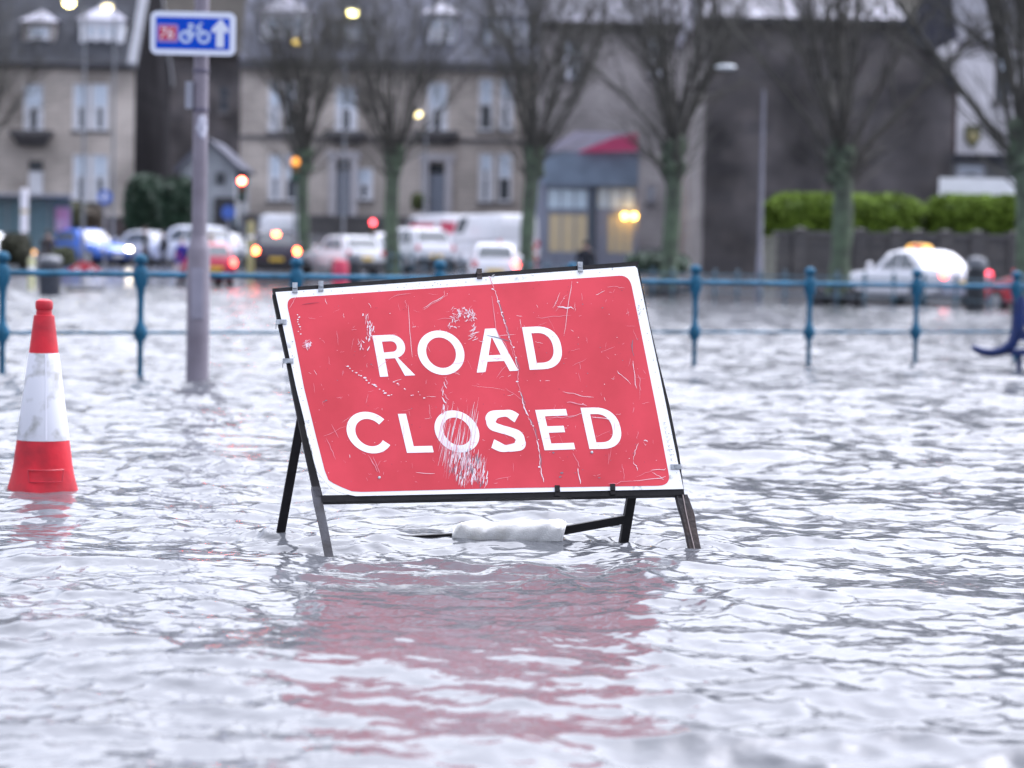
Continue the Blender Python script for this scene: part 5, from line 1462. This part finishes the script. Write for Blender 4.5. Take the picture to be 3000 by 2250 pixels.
    for i in range(26):
        x = r.uniform(1310, 1412); y0 = r.uniform(1312, 1380); ln = r.uniform(6, 22)
        strip(wob((x, y0), (x - ln * .2, y0 + ln), 2, .5), r.uniform(1.2, 2.6), 2)
    for i in range(9): strip(wob((1300 + r.gauss(0, 7), 1110 + i * 11), (1303 + r.gauss(0, 7), 1130 + i * 11), 3, 1), r.uniform(2, 5), 0 if i % 2 else 1)
    # scuff left of the R
    for i in range(42):
        f = r.random(); x = 1068 + 16 * math.sin(f * 4) + r.gauss(0, 7); y = 920 + f * 105
        strip(wob((x, y), (x + r.gauss(0, 3), y + r.uniform(5, 16)), 3, 1), r.uniform(1.2, 4), 0 if r.random() < .5 else 1)
    # scuff above the upper O
    for i in range(80):
        a = r.uniform(0, 1); x = 1316 + a * 76 + r.gauss(0, 5); y = 932 - math.sin(a * 3) * 18 + r.gauss(0, 9) + (30 * (1 - a) if r.random() < .3 else 0)
        strip(wob((x, y), (x + r.gauss(0, 7), y + r.gauss(4, 6)), 3, 1.3), r.uniform(1.0, 3.2), 0 if r.random() < .6 else 1)
    for i in range(12): strip(wob((1392 + r.gauss(0, 5), 950 + i * 4), (1380 + r.gauss(0, 6), 962 + i * 3.5), 3, 1), 2, 0)
    # trail of dots between the two lines of words
    for i in range(17):
        f = i / 16; blob(1018 + f * 128 + r.gauss(0, 2), 1080 + f * 82 + r.gauss(0, 2), r.uniform(2.4, 5), 0)
    for i in range(12):
        f = i / 11; blob(1140 + f * 100 + r.gauss(0, 5), 1120 + f * 50 + r.gauss(0, 4), r.uniform(1.6, 4), 0 if i % 2 else 1)
    for i in range(9): blob(872 + r.gauss(0, 3) + i * 1.3, 925 + i * 7, r.uniform(1.5, 4), 0)
    for i in range(22): strip(wob((880 + r.uniform(0, 30), 1012 + r.gauss(0, 6)), (895 + r.uniform(0, 20), 1010 + r.gauss(0, 8)), 3, 1.2), r.uniform(1, 3), 0 if i % 2 else 1)
    # scratches on the right side
    for a, b, w_ in (((1627, 915), (1660, 865), 1.8), ((1620, 905), (1640, 860), 1.5), ((1632, 901), (1680, 907), 4), ((1571, 935), (1672, 926), 2.4), ((1675, 822), (1650, 985), 1.6), ((1780, 842), (1830, 848), 2), ((1745, 868), (1770, 855), 1.6),
                     ((1806, 1090), (1845, 1125), 1.8), ((1853, 1060), (1862, 1140), 2), ((1868, 1098), (1878, 1150), 2.6), ((1646, 1150), (1740, 1167), 1.6), ((1660, 1180), (1720, 1191), 5), ((1600, 1228), (1690, 1222), 2.8), ((1730, 1224), (1800, 1234), 2.2),
                     ((1678, 1330), (1696, 1372), 2.4), ((1690, 1372), (1700, 1420), 3), ((1868, 1300), (1854, 1350), 2), ((1885, 1290), (1895, 1296), 3), ((1855, 1355), (1868, 1380), 2.2), ((1780, 1420), (1860, 1410), 2), ((1855, 1412), (1950, 1400), 2.2), ((1905, 1380), (1950, 1376), 2), ((1910, 1385), (1945, 1408), 1.8),
                     ((1822, 1362), (1826, 1410), 1.8), ((848, 905), (870, 870), 2), ((955, 1285), (985, 1350), 2), ((1080, 1338), (1108, 1385), 2.6), ((1092, 1338), (1112, 1390), 2), ((1188, 882), (1190, 905), 1.5), ((1195, 895), (1208, 1050), 1.6), ((1240, 905), (1300, 870), 1.6), ((1240, 910), (1310, 866), 1.2), ((1540, 1180), (1480, 1140), 1.4)):
        strip(wob(a, b, 6, 1.2), w_ * .75, 0 if r.random() < .5 else 1)
    for x, y, s in ((1620, 1329, 5), (1735, 1326, 4), (1645, 1388, 6), (1640, 1400, 5), (1754, 1402, 4), (1110, 1400, 4), (1757, 1021, 2.5), (955, 1176, 4), (949, 1180, 3), (1764, 905, 3), (1706, 894, 3)): blob(x, y, s, 2, .5)
    strip([(1853, 998), (1850, 1015), (1851, 1030), (1856, 1046)], 2.4, 2)
    strip([(885, 895), (905, 892), (935, 889)], 2.4, 3)
    # overall fine random scratches and specks
    n = 0
    while n < 420:
        x, y = r.uniform(860, 1945), r.uniform(830, 1425)
        if not inred(x, y): continue
        n += 1
        if r.random() < .55:
            a = r.choice([r.gauss(1.35, .25), r.gauss(-.1, .2), r.uniform(0, 3.14)]); ln = r.expovariate(1 / 16) + 4
            ex, ey = x + math.cos(a) * ln, y + math.sin(a) * ln
            if inred(ex, ey): strip(wob((x, y), (ex, ey), 4, .9), r.uniform(.5, 1.25), 1 if r.random() < .8 else 0)
        else: blob(x, y, r.uniform(.8, 2.4), r.choice([0, 1, 1, 3, 3, 2]))
    # dirt on the white border and the scribble on its right side
    for i in range(120):
        e = r.random()
        if e < .4: x = r.uniform(830, 1850); y = 866 - (x - 830) * .0742 + r.uniform(-6, 8)
        elif e < .75: f = r.random(); x = 1856 + f * 132 + r.uniform(-2, 12); y = 800 + f * 620
        else: f = r.random(); x = 826 + f * 95 + r.uniform(-4, 10); y = 905 + f * 440
        blob(x, y, r.uniform(.7, 2.4), 2 if r.random() < .55 else 4)
    for i in range(9):
        y = 1242 + i * 13; x = 1944 + (y - 1242) * .2
        strip([(x - 4, y), (x + 5 + r.gauss(0, 2), y + r.gauss(0, 2)), (x - 1, y + 4), (x + 4, y + 7 + r.gauss(0, 2))], 1.6, 2)
    for i in range(14): blob(1868 + r.gauss(0, 4) + i * .6, 895 + i * 3.6, r.uniform(1, 3), 4)
    for i in range(5): blob(1440 + i * 3 + r.gauss(0, 3), 812 + r.gauss(0, 3), 3, 4)
    sc.build('scuff_marks', [mat('bare white scuff', (.76, .66, .70), .5), mat('pale pink scuff', (.70, .25, .30), .5), mat('grey metal scuff', (.16, .16, .2), .5), mat('dark red stain', (.30, .03, .06), .5), mat('grey dirt', (.36, .36, .36), .7)], plate)
    rv = MB()
    for x, y in ((1111, 1401), (1733, 1327)): rv.lathe([(.0045, 0), (.004, .0015), (.001, .0022)], (0, 0, 0), 10); k = len(rv.v) - 30; rv.v[k:] = [tuple(SP(x, y, .0075) + SU * v[0] + SV * v[1] + SN * v[2]) for v in rv.v[k:]]
    rv.build('rivets', RIM, plate)
    # ---- spring clips holding the plate
    zinc = mat('zinc clip', (.27, .29, .31), .4, metal=.6, var=.3, scale=60)
    for x, y, a, m, big in ((864, 846, 4, zinc, 1), (940, 841, 4, zinc, 1), (1404, 805, 4, rust, 1), (1699, 785, 4, zinc, 1), (825, 946, 76, zinc, 1), (845, 1060, 76, zinc, 1), (1979, 1370, 76, zinc, 1), (1632, 1440, 2, steel, .9), (1794, 1436, 2, steel, .9)):
        g = MB(); u0, v0 = uv(x, y); vert = a < 45
        du, dv = (.0075, .016) if vert else (.016, .0075)
        rt = -rad(3.5) if vert else 0
        def bx(u1, u2, v1, v2, n1, n2):
            g.add([S(u0 + u, v0 + v, nn) for nn in (n1, n2) for v in (v1, v2) for u in (u1, u2)], [(0, 2, 3, 1), (4, 5, 7, 6), (0, 1, 5, 4), (2, 6, 7, 3), (0, 4, 6, 2), (1, 3, 7, 5)])
        if vert:
            bx(-du, du, -dv, dv * .9, .0025 if y < 1200 else .004, .0095 if y < 1200 else .0095); bx(-du * .85, du * .85, -dv * .2, dv * .25, .0097, .0125); bx(-du * .9, du * .9, -dv * 1.0, -dv * .75, .0097, .0118); bx(-du, du, dv * .9, dv * 1.05, -.034, .009)
        else:
            sd = 1 if x < 1500 else -1
            bx(-du, du * .9, -dv, dv, .0068, .0095); bx(-du * .2, du * .25, -dv * .85, dv * .85, .0097, .0125); bx(-sd * du - .001, -sd * du + .001, -dv * .95, dv * .95, -.036, .0067)
        g.build('clip', m, t)
    return br, Yb
BR, YB = road_sign()

def sandbag():
    t = thing('sandbag', 'white woven sandbag slumped over the rear brace of the sign', 'sandbag', W(1488, 1590, YB))
    n = 40; m = 24; vs = []
    r = random.Random(3)
    for i in range(n + 1):
        f = i / n; x = 1329 + f * 318
        topy = 1527 + 3 * math.sin(f * 3.0) - 6 * sm(.3, .7, f) + 6 * sm(.85, 1, f) + 16 * (1 - sm(0, .1, f)) ** 2
        boty = 1606 + 3 * math.sin(f * 4)
        c = W(x, (topy + boty) / 2, YB - .01); hz = (boty - topy) / 2 * YB / FPX; hy = .062
        e = 1 if .02 < f < .985 else .9
        for k in range(m):
            a = 2 * math.pi * k / m
            cy, cz = math.cos(a), math.sin(a)
            cy = math.copysign(abs(cy) ** .8, cy); cz = math.copysign(abs(cz) ** .8, cz)
            w_ = 1 + .05 * math.sin(f * 17 + a * 3) + .035 * math.sin(f * 41 + a * 5) + .06 * math.exp(-((f - .05) / .04) ** 2) * math.sin(a * 4) + .05 * math.exp(-((f - .95) / .05) ** 2) * math.sin(a * 5 + 1)
            sk = (-.008 if f < .5 else -.010) * math.sin(a) * (1 if f > .5 else -1) * 0 + (.009 * math.sin(a) * (abs(f - .5) * 2) ** 3 if f > .5 else 0)
            vs.append((c.x + sk, c.y + hy * cy * w_ * e, c.z + hz * cz * w_ * e))
    b = MB(); b.add(vs, [(i * m + k, i * m + (k + 1) % m, (i + 1) * m + (k + 1) % m, (i + 1) * m + k) for i in range(n) for k in range(m)] + [tuple(range(m)), tuple(range(n * m, n * m + m))])
    M = mat('woven white polypropylene', (.66, .66, .65), .85, col2=(.44, .43, .40), scale=14, bump=.3, bscale=260, lo=.28, hi=.55, spec=.2)
    b.build('bag', M, t, smooth=True)
    # folded hem at both ends
    for i in (0, n):
        ring_ = [Vector(v) for v in vs[i * m:(i + 1) * m]]; h = MB(); h.tube(ring_ + [ring_[0]], .0035, 5, cap=False); h.build('hem', M, t)
sandbag()
